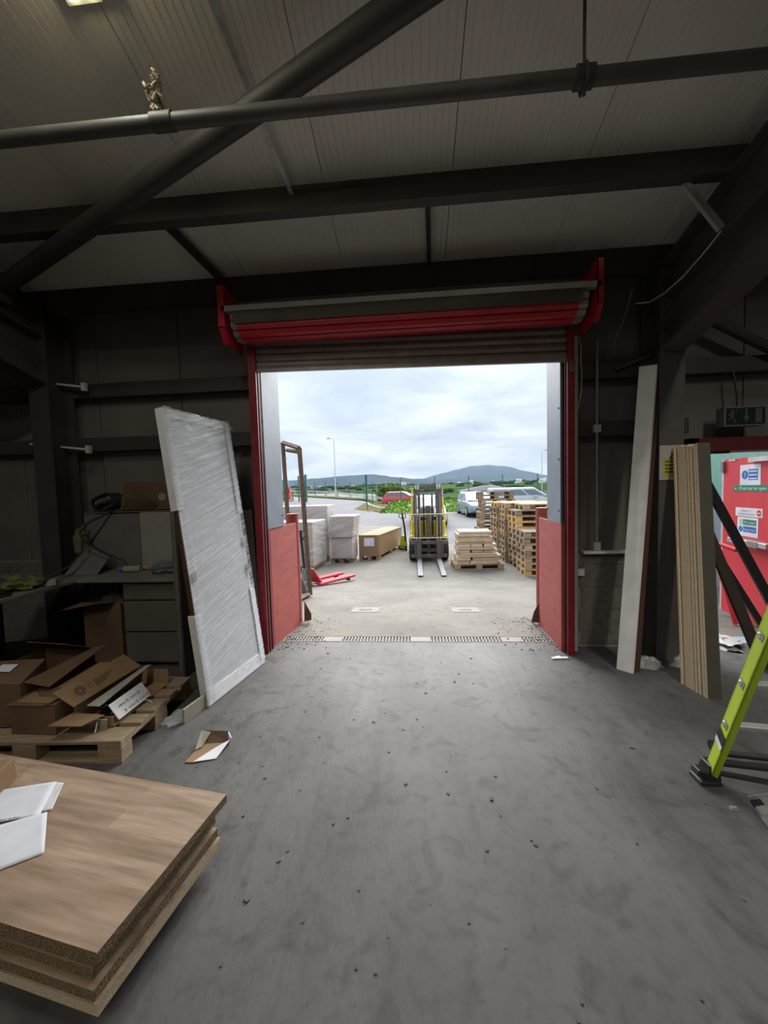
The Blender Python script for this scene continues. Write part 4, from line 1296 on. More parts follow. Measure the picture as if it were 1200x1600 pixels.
for i in range(34):
    r = rnd.uniform(700, 2200)
    az = math.radians(rnd.uniform(-22, 24))
    v = math.log(r / 150) / math.log(2600 / 150)
    p = V(far((math.degrees(az) + 48) / 96, v))
    s = rnd.uniform(3, 6)
    q.bx(p.x - s, p.x + s, p.y - 4, p.y + 4, p.z - 2, p.z + 3).prism([(p.x - s, p.y - 4, p.z + 4), (p.x - s, p.y + 4, p.z + 4), (p.x - s, p.y, p.z + 7)], (2 * s, 0, 0), 1)
tag(q.build('far_houses', [M['signw'], M['grey']]), 'tiny white farmhouses dotted over the far fields', 'houses', kind='stuff')
def ridge(name, label, pts, dist, m, seed):
    """A hill range: the crest follows the given heights, the near slope runs down to the fields."""
    q = MB()
    n = 120
    az0, az1 = -50, 50
    def crest(a):
        return _pl(pts, a)
    def fn(u, v):
        a = lerp(az0, az1, u)
        e = crest(a) + .10 * noise.noise((a * .45, seed, 0)) + .05 * noise.noise((a * 1.6, seed, 2))
        d = dist * lerp(.62, 1.25, v)
        hgt = math.tan(math.radians(e)) * dist
        k = min(v / .6, 1)
        k = k * k * (3 - 2 * k)
        if v > .65:
            k = 1 - (v - .65) * 1.2
        z = lerp(0, hgt, k) + (0.06 * hgt * noise.noise((a * .9, v * 6, seed)) if v < .55 else 0) - 25
        ar = math.radians(a)
        return (d * math.sin(ar), d * math.cos(ar), z)
    q.grid(fn, n, 24)
    o = q.build(name, m, normals=False, smooth=True)
    tag(o, kind='structure')
hillm = mat('haze_blue_hills', (.050, .060, .075), 1.0, col2=(.033, .042, .055), scale=.002, spec=0.0)  # distance haze blue worked into the hill colour
ridge('hills', 'far', [(-50, 1.6), (-30, 1.9), (-23, 2.0), (-16, 2.25), (-10, 2.7), (-6.3, 2.8), (-3, 2.35), (0, 1.95), (4, 1.7), (9, 1.4), (18, .9), (50, .8)], 4200, hillm, 1.0)
ridge('mountain', 'far', [(-50, 0), (-4, .6), (0, 1.5), (3, 2.15), (5.5, 2.75), (8, 3.3), (11, 3.4), (13.2, 3.15), (15.5, 2.4), (18, 1.75), (24, 1.2), (50, .5)], 6800, hillm, 2.0)
hz = bpy.data.materials.new('distance_haze')
hz.use_nodes = True
hz.node_tree.nodes.clear()
vs_ = hz.node_tree.nodes.new('ShaderNodeVolumeScatter')
vs_.inputs['Color'].default_value = (.55, .76, 1.0, 1)
vs_.inputs['Density'].default_value = 0.000042
mo = hz.node_tree.nodes.new('ShaderNodeOutputMaterial')
hz.node_tree.links.new(vs_.outputs[0], mo.inputs['Volume'])
tag(MB().bx(-9000, 9000, 200, 9500, -60, 420).build('haze', hz), 'thin pale haze over the far valley', 'haze', kind='stuff')
#PART3
# ================================================================== INSIDE: left of the doorway
# film wrapped door leaf leaning beside the guide
B0, B1 = V((-1.58, 2.70, .004)), V((-1.443, 3.467, .004))
UP = V((-.261, .084, 2.26))
e1 = (B1 - B0).normalized()
e2 = UP.normalized()
e3 = e1.cross(e2).normalized()
e2 = e3.cross(e1).normalized()
DW, DH = (B1 - B0).length, UP.length
dl = thing('wrapped_door_leaf', 'tall film wrapped white door leaf leaning left of the doorway with foam edge guards', 'door leaf', B0)
dl.matrix_basis = Matrix(((e1.x, e2.x, e3.x, B0.x), (e1.y, e2.y, e3.y, B0.y), (e1.z, e2.z, e3.z, B0.z), (0, 0, 0, 1)))
leafm_ = mat('pale_door_skin', (.50, .50, .50), .5, col2=(.44, .44, .44), scale=2)
MB().bx(.02, DW - .02, .02, DH - .02, -.052, -.012).build('leaf', leafm_, dl, True, bevel=.002)
MB().bx(.012, .022, .70, 1.50, -.050, -.014).build('edge_lipping', M['brownboard'], dl, True)
foam_ = mat('white_packing_foam', (.74, .74, .77), .85, col2=(.68, .68, .71), scale=9, bump=.15, bscale=150)
cw, ct = .068, .012
def guard(v0, v1, top, u_r):
    q = MB()
    q.bx(0, ct, v0, v1, -.066, 0)
    q.bx(ct, cw, v0, v1, -ct, 0)
    q.bx(ct, cw, v0, v1, -.066, -.066 + ct)
    a, b = u_r
    q.bx(DW - ct, DW, a, b, -.066, 0)
    q.bx(DW - cw, DW - ct, a, b, -ct, 0)
    q.bx(DW - cw, DW - ct, a, b, -.066, -.066 + ct)
    if top:
        q.bx(cw, DW - cw, DH - cw, DH, -ct, 0).bx(ct, DW - ct, DH - ct, DH, -.066, -ct)
    else:
        q.bx(cw, DW - cw, 0, cw * 1.7, -ct, 0).bx(ct, DW - ct, 0, ct, -.066, -ct)
    return q
guard(1.50, DH, True, (1.44, DH)).build('foam_guard', foam_, dl, True, bevel=.003)
guard(0, .70, False, (0, .72)).build('foam_guard', foam_, dl, True, bevel=.003)
def filmfn(u, v):
    x = lerp(.001, DW - .001, u)
    y = lerp(.05, DH + .01, v)
    edge = min(u, 1 - u) * DW
    z = .012 if edge < .08 else -.002
    if .31 < v < .66 and edge < .08:
        z = .002
    am = min(1.0, max(.08, edge / .16))
    if edge < .02:
        z = lerp(.004, z, edge / .02)
    z += am * (.004 * noise.noise((x * 5 + y * 3, y * 22 - x * 9, 0)) + .003 * noise.noise((x * 16, y * 40, 3)))
    return (x, y, z + .003)
MB().grid(filmfn, 60, 130).build('film_wrap', M['film'], dl, True, normals=False, smooth=True)
q = MB()
rnd = random.Random(4)
for i in range(10):
    x = rnd.uniform(.58, DW + .03)
    pts = [(x, DH - .02 + .01 * rnd.random(), .0)]
    for k in range(4):
        p = pts[-1]
        pts.append((p[0] + rnd.uniform(.0, .03), p[1] + rnd.uniform(-.02, .015), p[2] + rnd.uniform(-.02, .02)))
    q.tube(pts, .003, 4)
q.build('film_tail', M['film'], dl, True)
for (u, v, c) in ((DW - .045, 1.12, 'card'), (DW - .05, 0.86, 'brownboard'), (.06, .93, 'card')):
    MB().bx(u - .02, u + .02, v, v + .09, -.004, .004).build('corner_pad', M[c], dl, True)
# boards behind it
q = MB()
o_ = V((-1.70, 2.90, .0))
q.hexa([o_, o_ + V((.12, .76, 0)), o_ + V((.08, .765, 0)), o_ + V((-.04, .006, 0)), o_ + V((-.228, .074, 1.97)), o_ + V((-.108, .834, 1.97)) , o_ + V((-.148, .839, 1.97)), o_ + V((-.268, .08, 1.97))])
tag(q.build('door_blank', M['brownboard']), 'dark brown door blank leaning behind the wrapped leaf', 'board')
tag(MB().hexa([(-1.66, 3.72, 0), (-1.57, 3.72, 0), (-1.57, 3.745, 0), (-1.66, 3.745, 0), (-1.78, 3.80, 1.44), (-1.66, 3.80, 1.44), (-1.66, 3.825, 1.44), (-1.78, 3.825, 1.44)]).build('beige_board', M['beige']), 'upright beige board between wrapped door leaf and red guide', 'board')
tag(MB().ob((-1.66, 2.495, 0), (.045, .22, 0), (.016, -.003, 0), (0, 0, .105)).build('skirting_offcut', M['beige'], bevel=.002), 'short beige offcut on edge at the foot of the wrapped door leaf', 'offcut')

# workbench
wb = thing('workbench', 'dark corner workbench with a white splash board and tall end panel', 'workbench', (-2.8, 3.4, 0))
benchm = mat('worn_bench_top', (.21, .195, .175), .6, col2=(.15, .14, .125), scale=5)
benchd = mat('bench_carcass', (.12, .105, .095), .7)
MB().bx(-3.50, -2.06, 3.30, 3.84, .82, .852).build('bench_top', benchm, wb, bevel=.004)
MB().bx(-3.95, -3.16, 1.4, 3.30, .82, .852).build('bench_top', benchm, wb, bevel=.004)
MB().bx(-2.06, -2.03, 3.09, 3.84, 0, 1.47).build('end_panel', benchd, wb, bevel=.003)
MB().bx(-2.03, -2.027, 3.09, 3.13, 0, 1.47).build('end_panel_edge', M['ltgrey'], wb)
MB().bx(-3.93, -3.20, 1.42, 1.46, 0, .82).build('leg_panel', benchd, wb)
MB().bx(-3.95, -3.92, 1.5, 3.3, 0, .82).build('side_panel', benchd, wb)
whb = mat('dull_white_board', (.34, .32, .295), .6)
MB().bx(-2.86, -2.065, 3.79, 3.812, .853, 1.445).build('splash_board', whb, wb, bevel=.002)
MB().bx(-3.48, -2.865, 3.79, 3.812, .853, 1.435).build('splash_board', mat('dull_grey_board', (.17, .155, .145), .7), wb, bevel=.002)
MB().bx(-3.48, -2.065, 3.788, 3.955, 1.447, 1.462).build('shelf', benchd, wb)
MB().bx(-2.70, -2.06, 3.04, 3.085, 0, .045).build('plinth', M['ltgrey'], wb)
MB().bx(-2.37, -2.29, 3.784, 3.79, 1.38, 1.43).bx(-2.25, -2.17, 3.784, 3.79, 1.40, 1.435, 1).build('label', [M['inkb'], M['beige']], wb)
dc = thing('drawer_cabinet', 'dull three drawer cabinet under the workbench', 'cabinet', (-2.46, 3.6, 0))
drm = mat('dull_drawer_front', (.135, .125, .105), .6)
MB().bx(-2.74, -2.19, 3.38, 3.82, .03, .81).build('carcass', benchd, dc)
for (z0, z1) in ((.645, .80), (.345, .625), (.05, .325)):
    MB().bx(-2.74, -2.19, 3.355, 3.378, z0, z1).build('drawer_front', drm, dc, bevel=.003)

# on and around the bench
def crumple(name, label, cat, c, size, m, seed, amp=.35, n=14, squash=.5):
    """A crumpled cloth heap: a closed lumpy shell resting on its base."""
    c = V(c)
    def fn(u, v):
        a, b = u * 2 * PI, (v - .5) * PI
        d = V((math.cos(a) * math.cos(b), math.sin(a) * math.cos(b), math.sin(b)))
        k = 1 + amp * noise.noise(d * 2.1 + V((seed, 0, 0))) + amp * .7 * noise.noise(d * 5 + V((0, seed, 0)))
        p = V((d.x * size[0], d.y * size[1], d.z * size[2])) * k
        p.z = max(p.z + size[2] * squash, .001)
        return c + p
    o = MB().grid(fn, n * 2, n).build(name, m, normals=True, smooth=True)
    return tag(o, label, cat)
hv = mat('hi_vis_yellow_cloth', (.16, .155, .05), .9, col2=(.04, .04, .032), scale=14, lo=.42, hi=.55)
crumple('hi_vis_vest', 'crumpled yellow green vest lying on the bench corner', 'vest', (-3.45, 2.98, .852), (.24, .20, .07), hv, 3.1)
crumple('work_glove', 'dark crumpled cloth beside the yellow vest', 'cloth', (-3.30, 2.72, .852), (.10, .09, .03), M['black'], 5.2)
tag(MB().ob((-3.38, 3.06, .853), (.17, .12, .0), (.07, -.09, .0), (0, 0, .045)).build('white_carton', whb, bevel=.003), 'long pale flat carton on the bench behind the vest', 'carton')
tag(MB().slab((-3.42, 3.45, .86), (-3.12, 3.50, .853), (-3.10, 3.66, 1.02), (-3.36, 3.70, 1.14), .006).build('grey_folder', mat('dull_lilac_plastic', (.15, .14, .14), .5)), 'grey plastic sheet propped in the bench corner', 'sheet')
crumple('hanging_jacket', 'yellowish jacket bundle hanging in the bench corner', 'jacket', (-3.42, 3.68, 1.05), (.07, .06, .18), mat('dull_yellow_cloth', (.17, .15, .08), .9, col2=(.08, .07, .05), scale=9), 8.0, squash=.4)
def can(name, lab, a, b, r, m, capm):
    a, b = V(a), V(b)
    t = thing(name, lab, 'can', a)
    MB().cyl(a, a.lerp(b, .8), r, 14).build('body', m, t)
    MB().cyl(a.lerp(b, .8), b, r * .85, 14).build('cap', capm, t)
can('spray_can', 'white spray can with blue cap lying on the bench', (-2.75, 3.62, .885), (-2.95, 3.60, .885), .033, whb, M['signb'])
can('sealant_tube', 'pale sealant tube lying behind the spray can', (-2.60, 3.70, .876), (-2.86, 3.72, .876), .024, M['beige'], M['beige'])
crumple('rag', 'grey rag heap at the drawer end of the bench', 'rag', (-2.46, 3.60, .852), (.15, .10, .07), mat('dull_grey_cloth', (.16, .16, .165), .9, col2=(.09, .09, .10), scale=10), 12.0)
crumple('plastic_bag', 'pale crumpled plastic bag beside the grey rag', 'bag', (-2.22, 3.55, .852), (.10, .09, .06), mat('dull_bag', (.20, .19, .18), .5), 14.0)
tag(MB().tube([(-3.14, 3.77, 1.475), (-3.18, 3.74, 1.44), (-3.28, 3.62, 1.36), (-3.36, 3.60, 1.26), (-3.30, 3.58, 1.18), (-3.16, 3.57, 1.10), (-3.03, 3.58, 1.03), (-2.92, 3.6, .98), (-2.88, 3.62, .90), (-2.80, 3.64, .862)], .011, 8).build('power_cable', M['black'], smooth=True), 'black cable drooping from the shelf to the bench top', 'cable')
tag(MB().tube([(-3.30, 3.56, 1.19), (-3.26, 3.50, 1.08), (-3.30, 3.40, .96), (-3.42, 3.28, .88), (-3.5, 3.2, .862)], .009, 8).build('power_cable', M['black'], smooth=True), 'thin black lead looping down behind the vest', 'cable')
cc = MB()
for k in range(4):
    cc.tube([(-3.26 + (.13 + .02 * k) * math.cos(a), 3.80 + .028 * k, 1.555 + .085 * math.sin(a) + .045 * math.sin(a) ** 2 * math.cos(a)) for a in [j * PI / 8 for j in range(17)]], .013, 7)
tag(cc.build('cable_coil', M['black'], smooth=True), 'black cable coil standing on the shelf', 'cable')
cb = thing('cardboard_box', 'squashed brown cardboard box lying on the shelf over the bench', 'box', (-2.6, 3.78, 1.466))
MB().hexa([(-3.08, 3.795, 1.463), (-2.22, 3.795, 1.463), (-2.22, 3.95, 1.463), (-3.08, 3.95, 1.463), (-3.02, 3.80, 1.76), (-2.24, 3.80, 1.68), (-2.24, 3.95, 1.69), (-3.0, 3.95, 1.77)]).build('carton', M['cardd'], cb, bevel=.01)
MB().slab((-3.05, 3.79, 1.47), (-2.7, 3.79, 1.47), (-2.62, 3.73, 1.56), (-2.95, 3.73, 1.60), .005).build('flap', M['cardd'], cb)
MB().cyl((-2.60, 3.790, 1.60), (-2.60, 3.797, 1.60), .04, 16).build('sticker', whb, cb)

ub = thing('cardboard_box', 'tall open cardboard box standing under the workbench', 'box', (-3.0, 3.5, 0))
q = MB()
x0, x1, y0, y1, z1 = -3.22, -2.82, 3.42, 3.76, .60
q.bx(x0, x1, y0, y0 + .006, 0, z1).bx(x0, x1, y1 - .006, y1, 0, z1).bx(x0, x0 + .006, y0, y1, 0, z1).bx(x1 - .006, x1, y0, y1, 0, z1).bx(x0, x1, y0, y1, 0, .006)
q.build('carton', M['cardd'], ub)
MB().slab((x0, y0, z1), (x1 - .06, y0, z1), (x1 - .10, y0 - .16, z1 + .035), (x0 - .08, y0 - .17, z1 - .03), .005).build('flap', M['cardd'], ub)
MB().slab((x1, y0, z1), (x1, y1, z1), (x1 + .07, y1, z1 - .10), (x1 + .07, y0 + .02, z1 - .16), .005).build('flap', M['cardd'], ub)
crumple('plastic_bag', 'bundle of dark wrapping stuffed in the tall open box', 'wrapping', (-3.02, 3.59, .50), (.14, .12, .10), benchd, 17.0)
for k, (z, dx, lab) in enumerate(((0.0, 0, 'bottom'), (.10, .05, 'top'))):
    tag(MB().ob((-4.0 + dx, 2.95, z), (.62, .22, 0), (-.18, .5, 0), (0, 0, .095)).build('dark_case', mat('dark_blue_plastic_' + lab, (.03, .035, .05), .5), bevel=.006), 'dark flat case under the bench, %s of two' % lab, 'case')

# pallet with open cartons
pr_ = thing('pallet', 'wooden pallet on the shed floor loaded with opened cartons', 'pallet', (-2.41, 2.46, 0))
M['floorpal'] = mat('interior_pallet_wood', (.36, .27, .18), .85, col2=(.24, .175, .115), scale=6, stretch=(1, 7, 7), bump=.3, bscale=40)
MBx = M['wood']
M['wood'] = M['floorpal']
pallet_parts(pr_, 1.2, True)
M['wood'] = MBx
pr_.rotation_euler = (0, 0, math.radians(3))
zt = .145
# carton B, big, at the back of the pallet
def open_box(name, label, x0, x1, y0, y1, z0, z1, m, flaps, t=.005, lid=False):
    b = thing(name, label, 'box', ((x0 + x1) / 2, (y0 + y1) / 2, z0))
    q = MB()
    q.bx(x0, x1, y0, y0 + t, z0, z1).bx(x0, x1, y1 - t, y1, z0, z1).bx(x0, x0 + t, y0 + t, y1 - t, z0, z1).bx(x1 - t, x1, y0 + t, y1 - t, z0, z1).bx(x0 + t, x1 - t, y0 + t, y1 - t, z0, z0 + t)
    if lid:
        q.bx(x0, x1, y0, y1, z1 - t, z1)
    q.build('carton', m, b)
    for f in flaps:
        MB().slab(*f, t).build('flap', m, b)
    return b
bB = open_box('cardboard_box', 'large brown cardboard box with a white label, back of the pallet', -2.98, -2.56, 2.22, 2.80, zt, .42, M['cardd'],
              [((-2.98, 2.22, .42), (-2.56, 2.22, .42), (-2.58, 2.42, .50), (-2.95, 2.44, .47)), ((-2.56, 2.24, .42), (-2.56, 2.8, .42), (-2.42, 2.78, .46), (-2.40, 2.26, .38)),
               ((-2.56, 2.80, .42), (-2.98, 2.80, .42), (-2.94, 2.62, .54), (-2.60, 2.60, .53))])
MB().slab((-2.84, 2.30, .462), (-2.72, 2.30, .462), (-2.72, 2.36, .487), (-2.84, 2.36, .484), .002).build('label', M['paper'], bB)
bA = open_box('cardboard_box', 'closed low brown carton at the pallet front, beside the open box', -2.54, -2.24, 2.13, 2.72, zt, .335, M['cardd'],
              [((-2.55, 2.12, .338), (-2.30, 2.12, .338), (-2.25, 2.30, .36), (-2.52, 2.32, .35))], lid=True)
MB().bx(-2.50, -2.27, 2.14, 2.70, .342, .348).build('tape', M['card'], bA)
# open box with black film inside, printed flap and white end
x0, x1, y0, y1 = -2.20, -1.94, 2.22, 2.78
bC = thing('cardboard_box', 'open carton with a printed flap and a white printed side on the pallet', 'box', (-2.07, 2.5, zt))
q = MB().bx(x0, x1, y0, y0 + .005, zt, .215).bx(x0, x1, y1 - .005, y1, zt, .26).bx(x0, x0 + .005, y0, y1, zt, .29).bx(x0, x1, y0, y1, zt, zt + .005)
q.build('carton', M['card'], bC)
q = MB()
fp = [V((-2.165, 2.185, .295)), V((-2.14, 2.75, .30)), V((-2.245, 2.715, .405)), V((-2.27, 2.155, .40))]
q.slab(fp[0], fp[1], fp[2], fp[3], .005)
fx_, fy_ = (fp[1] - fp[0]), (fp[3] - fp[0])
fn_ = fx_.cross(fy_).normalized()
pc = fp[0] + fx_ * .20 + fy_ * .48 + fn_ * .002
ax_, ay_ = fx_.normalized(), fn_.cross(fx_.normalized())
def ring(q, c, r0, r1, mi):
    n = 24
    vs = [c + (ax_ * math.cos(2 * PI * k / n) + ay_ * math.sin(2 * PI * k / n)) * r for r in (r0, r1) for k in range(n)]
    q.add(vs, [(k, (k + 1) % n, n + (k + 1) % n, n + k) for k in range(n)], mi)
ring(q, pc, .026, .036, 1)
ring(q, pc, .010, .022, 1)
q.text('C', pc + ax_ * .055 - ay_ * .02, ax_, ay_, .055, 1)
for k, wd in enumerate((.10, .07, .05)):
    q.ob(pc + ax_ * (.11 + .0 * k) + ay_ * (.012 - .018 * k), ax_ * (wd * 1.6), ay_ * .006, fn_ * .0006, 1)
q.build('printed_flap', [M['card'], M['ink']], bC)
q = MB()
wp = [V((-1.93, 2.26, .172)), V((-1.93, 2.56, .172)), V((-2.005, 2.57, .262)), V((-2.005, 2.27, .262))]
q.slab(wp[0], wp[1], wp[2], wp[3], .006)
wx, wy = (wp[1] - wp[0]).normalized(), (wp[3] - wp[0])
wn = (wp[1] - wp[0]).cross(wy).normalized()
wy = wn.cross(wx)
for row in range(2):
    for k in range(3):
        off = (.02 if row else -.035) + k * .105
        pp_ = wp[0] + wx * (off + .03) + wy * (.016 + .046 * row) + wn * .0015
        wdt = .066
        if off + .03 + wdt > .28:
            wdt = None
        if wdt and off + .03 > .015:
            q.text('FORMICA', pp_, wx, wy, .020, 1, wdt)
        if off + .105 < .28:
            for (a, b, c_, d) in ((.072, .0, .013, .004), (.072, .014, .013, .004), (.082, .0, .004, .018)):
                q.ob(pp_ + wx * a + wy * b, wx * c_, wy * d, wn * .0006, 1)
q.build('white_flap', [M['signw'], M['inkb']], bC)
q = MB().slab((-2.20, 2.215, .235), (-1.99, 2.215, .225), (-2.03, 2.08, .235), (-2.22, 2.06, .245), .005)
q.build('flap', M['card'], bC)
q = MB().bx(-2.19, -1.965, 2.200, 2.216, zt, .205)
for k in range(3):
    q.text('FORMICA', (-2.175 + k * .073, 2.1995, .158), (1, 0, 0), (0, 0, 1), .013, 1, .05)
q.build('printed_side', [M['beige'], M['inkb']], bC)
MB().slab((-2.13, 2.24, .27), (-2.10, 2.74, .30), (-2.05, 2.74, .31), (-2.06, 2.26, .255), .004).build('inner_flap', M['ltgrey'], bC)
blk = mat('black_film', (.012, .012, .013), .18, spec=.8)
crumple('black_film', 'glossy black film bunched inside the open printed carton', 'film', (-2.075, 2.46, .152), (.05, .17, .055), blk, 21.0, amp=.5, n=22)
tag(MB().tube([(-2.02, 2.19, .20), (-2.015, 2.175, .17), (-2.01, 2.16, .150)], .004, 6).tube([(-1.96, 2.5, .17), (-1.92, 2.52, .155), (-1.88, 2.50, .150)], .004, 6).build('clear_strap', M['white']), 'pale strap ends hanging out of the printed carton', 'strap')
crumple('film_scrap', 'clear film scrap beside the pallet corner', 'film', (-1.75, 2.55, .0), (.06, .09, .012), M['filmout'], 31.0, amp=.7)

# stack of oak print worktops in the foreground
wu = V((-.9877, .157, 0)).normalized()
wv = V((-wu.y, wu.x, 0))
if wv.y < 0:
    wv = -wv
wc = V((-.971, .995, 0))
def worktop(k, z, name, lab, du, dv, cut=0.0, mm=None):
    t = .036
    o = MB()
    o.bx(0, 2.0, 0, .61 + cut, 0, t - .0015)
    b = thing(name, lab, 'worktop', group=None)
    o.build('core', mm or M['chip'], b, True)
    MB().bx(0.0, 2.0, 0.0, .61 + cut, t - .0015, t).build('laminate', M['oak'], b, True)
    ang = math.atan2(wu.y, wu.x)
    p = wc + wu * du + wv * dv
    b.matrix_basis = Matrix(((wu.x, wv.x, 0, p.x), (wu.y, wv.y, 0, p.y), (0, 0, -1 if False else 1, z), (0, 0, 0, 1)))
    return b
labs = ['lowest oak print worktop of the foreground stack', 'second lowest oak print worktop of the foreground stack', 'middle oak print worktop of the foreground stack',
        'fourth oak print worktop, just under the top one', 'topmost oak print worktop with papers lying on it']
offs = [(-.004, -.014), (.012, -.010), (.036, .010), (.030, .014), (0, 0)]
for k in range(5):
    worktop(k, .252 - .0372 * (5 - k) + .0008, 'worktop', labs[k], offs[k][0], offs[k][1], -.045 if k < 4 else 0.0, M['chipl'] if k == 0 else None)
for k, du in enumerate((.40, 1.05, 1.7)):
    p = wc + wu * du + wv * .03
    tag(MB().ob(p, wu * .09, wv * .5, (0, 0, .0655)).build('timber_bearer', M['woodold']), '%s timber bearer under the worktop stack' % ('front', 'middle', 'far')[k], 'bearer')
# papers and carton on the worktop
def paper_sheet(pts, z0, lift, seed):
    a, b, c, d = [V(p + (0,)) for p in pts]
    def fn(u, v):
        p = (a * (1 - u) + b * u) * (1 - v) + (d * (1 - u) + c * u) * v
        return (p.x, p.y, z0 + lift(u, v) + .002 * noise.noise((u * 3, v * 3, seed)))
    return MB().grid(fn, 14, 14)
q1 = paper_sheet([(-2.05, 1.33), (-1.62, 1.44), (-1.735, 1.635), (-2.15, 1.52)], .2545, lambda u, v: .010 * max(0, u - .3) * (1 - v), 1)
so = q1.build('paper', M['paper'], normals=False, smooth=True)
so.modifiers.new('thickness', 'SOLIDIFY').thickness = .0004
tag(so, 'upper white sheet of the folded papers on the worktop', 'paper', 'papers on the worktop')
q2 = paper_sheet([(-1.56, 1.20), (-1.44, 1.285), (-1.60, 1.455), (-1.90, 1.30)], .2555, lambda u, v: .012 * math.sin(v * PI) * (1 - u) + .010 * v * v, 2)
so = q2.build('paper', M['paper'], normals=False, smooth=True)
so.modifiers.new('thickness', 'SOLIDIFY').thickness = .0004
tag(so, 'lower bent white sheet nearest the worktop edge', 'paper', 'papers on the worktop')
q3 = paper_sheet([(-1.66, 1.46), (-1.60, 1.475), (-1.69, 1.625), (-1.74, 1.63)], .2535, lambda u, v: .004 * u, 3)
so = q3.build('paper', M['signw'], normals=False, smooth=True)
so.modifiers.new('thickness', 'SOLIDIFY').thickness = .0004
tag(so, 'narrow white sheet edge peeping out under the papers', 'paper', 'papers on the worktop')
q = MB()
rnd = random.Random(9)
for k in range(5):
    for j in range(8):
        u0 = .30 + .055 * j
        p = V((-1.90, 1.375, .2575)) + V((.28, .075, .004)) * u0 + V((.012, -.02, -.0)) * (k * .5)
        q.ob(p, V((.28, .075, .004)) * rnd.uniform(.02, .045), V((-.001, .0025, 0)), (0, 0, .0005))
tag(q.build('printed_lines', M['inkb']), 'small lines of print along the papers fold', 'print', kind='stuff')
tag(MB().ob((-2.28, 1.40, .2525), (.36, .09, 0), (-.04, .16, 0), (0, 0, .105)).build('brown_carton', M['card'], bevel=.004), 'brown carton end at the edge of the worktop', 'carton')

# torn cardboard on the floor
tcb = thing('torn_cardboard', 'torn folded cardboard scrap lying open on the bare floor', 'cardboard', (-1.32, 2.22, 0))
q = MB().slab((-1.405, 2.115, .008), (-1.355, 2.118, .006), (-1.225, 2.30, .010), (-1.40, 2.27, .012), .004)
q.build('base_layer', M['card'], tcb)
q = MB().slab((-1.358, 2.116, .010), (-1.235, 2.155, .006), (-1.215, 2.30, .030), (-1.275, 2.235, .022), .004)
q.build('white_layer', M['signw'], tcb)
q = MB().slab((-1.43, 2.345, .055), (-1.25, 2.35, .05), (-1.22, 2.31, .006), (-1.40, 2.285, .010), .004)
q.build('back_wall', M['cardd'], tcb)
q = MB().slab((-1.43, 2.345, .055), (-1.36, 2.33, .052), (-1.37, 2.24, .016), (-1.40, 2.21, .012), .004)
q.build('folded_tab', M['beige'], tcb)
q = MB().slab((-1.25, 2.35, .05), (-1.205, 2.30, .04), (-1.215, 2.29, .006), (-1.24, 2.33, .006), .004)
q.build('end_tab', M['signw'], tcb)

# ================================================================== INSIDE: right of the doorway
w1 = V((1.715, 3.39, 0))
w2 = V((1.80, 3.302, 0))
wt = V((.300, .24, 2.63))
th = V((.080, .036, 0))
q = MB().hexa([w1, w2, w2 + th * .2, w1 + th * .2, w1 + wt, w2 + wt + V((.04, .05, 0)), w2 + wt + th * .2 + V((.04, .05, 0)), w1 + wt + th * .2])
lb = thing('white_board', 'tall narrow white faced board leaning beside the steel column', 'board', w1)
q.build('face', M['white'], lb)
MB().hexa([w1 + th * .2, w2 + th * .2, w2 + th, w1 + th, w1 + wt + th * .2, w2 + wt + th * .2 + V((.04, .05, 0)), w2 + wt + th * .7 + V((.04, .05, 0)), w1 + wt + th * .7]).build('core', M['brownboard'], lb)

# chipboard strips leaning on the column
cz0 = V((2.088, 3.145, 0))
pos = 0.0
specs = [(.017, 0, 'backmost'), (.018, .016, 'second'), (.018, .001, 'third'), (.018, .001, 'fourth'), (.018, .001, 'fifth'), (.018, .008, 'sixth'), (.018, .008, 'seventh'), (.018, .014, 'eighth'), (.018, .003, 'front')]
lean = V((.155, .375, 1.895))
ydir = V((.155, -.988, 0))
yoff = .0
for k, (t, gap, lab) in enumerate(specs):
    yoff += gap * 1.15 + (.002 if k else 0)
    p = cz0 + ydir * yoff * 1.0
    w_ = V((.097, .004, 0)) if k else V((.05, .004, 0))
    hgt = lean * (1 + .004 * (k % 3) - (.0 if k else .0))
    tvec = ydir * t
    if k == 0:
        p = p + V((-.006, 0, 0))
    q = MB().hexa([p, p + w_, p + w_ + tvec, p + tvec, p + hgt, p + w_ + hgt, p + w_ + tvec + hgt, p + tvec + hgt])
    o = thing('chipboard_strip', lab + ' chipboard strip leaning in the bundle against the column', 'board', p, 'chipboard strips against the column')
    q.build('core', M['chipl'], o)
    if k == len(specs) - 1:
        q = MB().hexa([p + tvec * 1.02, p + w_ + tvec * 1.02, p + w_ + tvec * 1.12, p + tvec * 1.12, p + tvec * 1.02 + hgt, p + w_ + tvec * 1.02 + hgt, p + w_ + tvec * 1.12 + hgt, p + tvec * 1.12 + hgt])
        q.build('dark_face', mat('dark_laminate_face', (.085, .078, .062), .5), o)
    yoff += t * .95

# safety notice on the column
nt_ = thing('safety_notice', 'white notice with a yellow warning panel fixed to the grey column', 'notice', (2.24, 3.545, 1.77))
q = MB().bx(2.140, 2.345, 3.540, 3.546, 1.622, 1.922)
q.bx(2.175, 2.325, 3.5385, 3.540, 1.655, 1.80, 1)
q.add([(2.215, 3.538, 1.80), (2.305, 3.538, 1.80), (2.26, 3.538, 1.875)], [(0, 1, 2)], 2)
q.add([(2.232, 3.537, 1.808), (2.288, 3.537, 1.808), (2.26, 3.537, 1.855)], [(0, 1, 2)], 1)
for k in range(4):
    q.bx(2.19, 2.31, 3.5375, 3.5385, 1.775 - .03 * k, 1.787 - .03 * k, 2)
q.build('plate', [mat('notice_white', (.42, .39, .34), .5), M['signy'], M['inkb']], nt_)

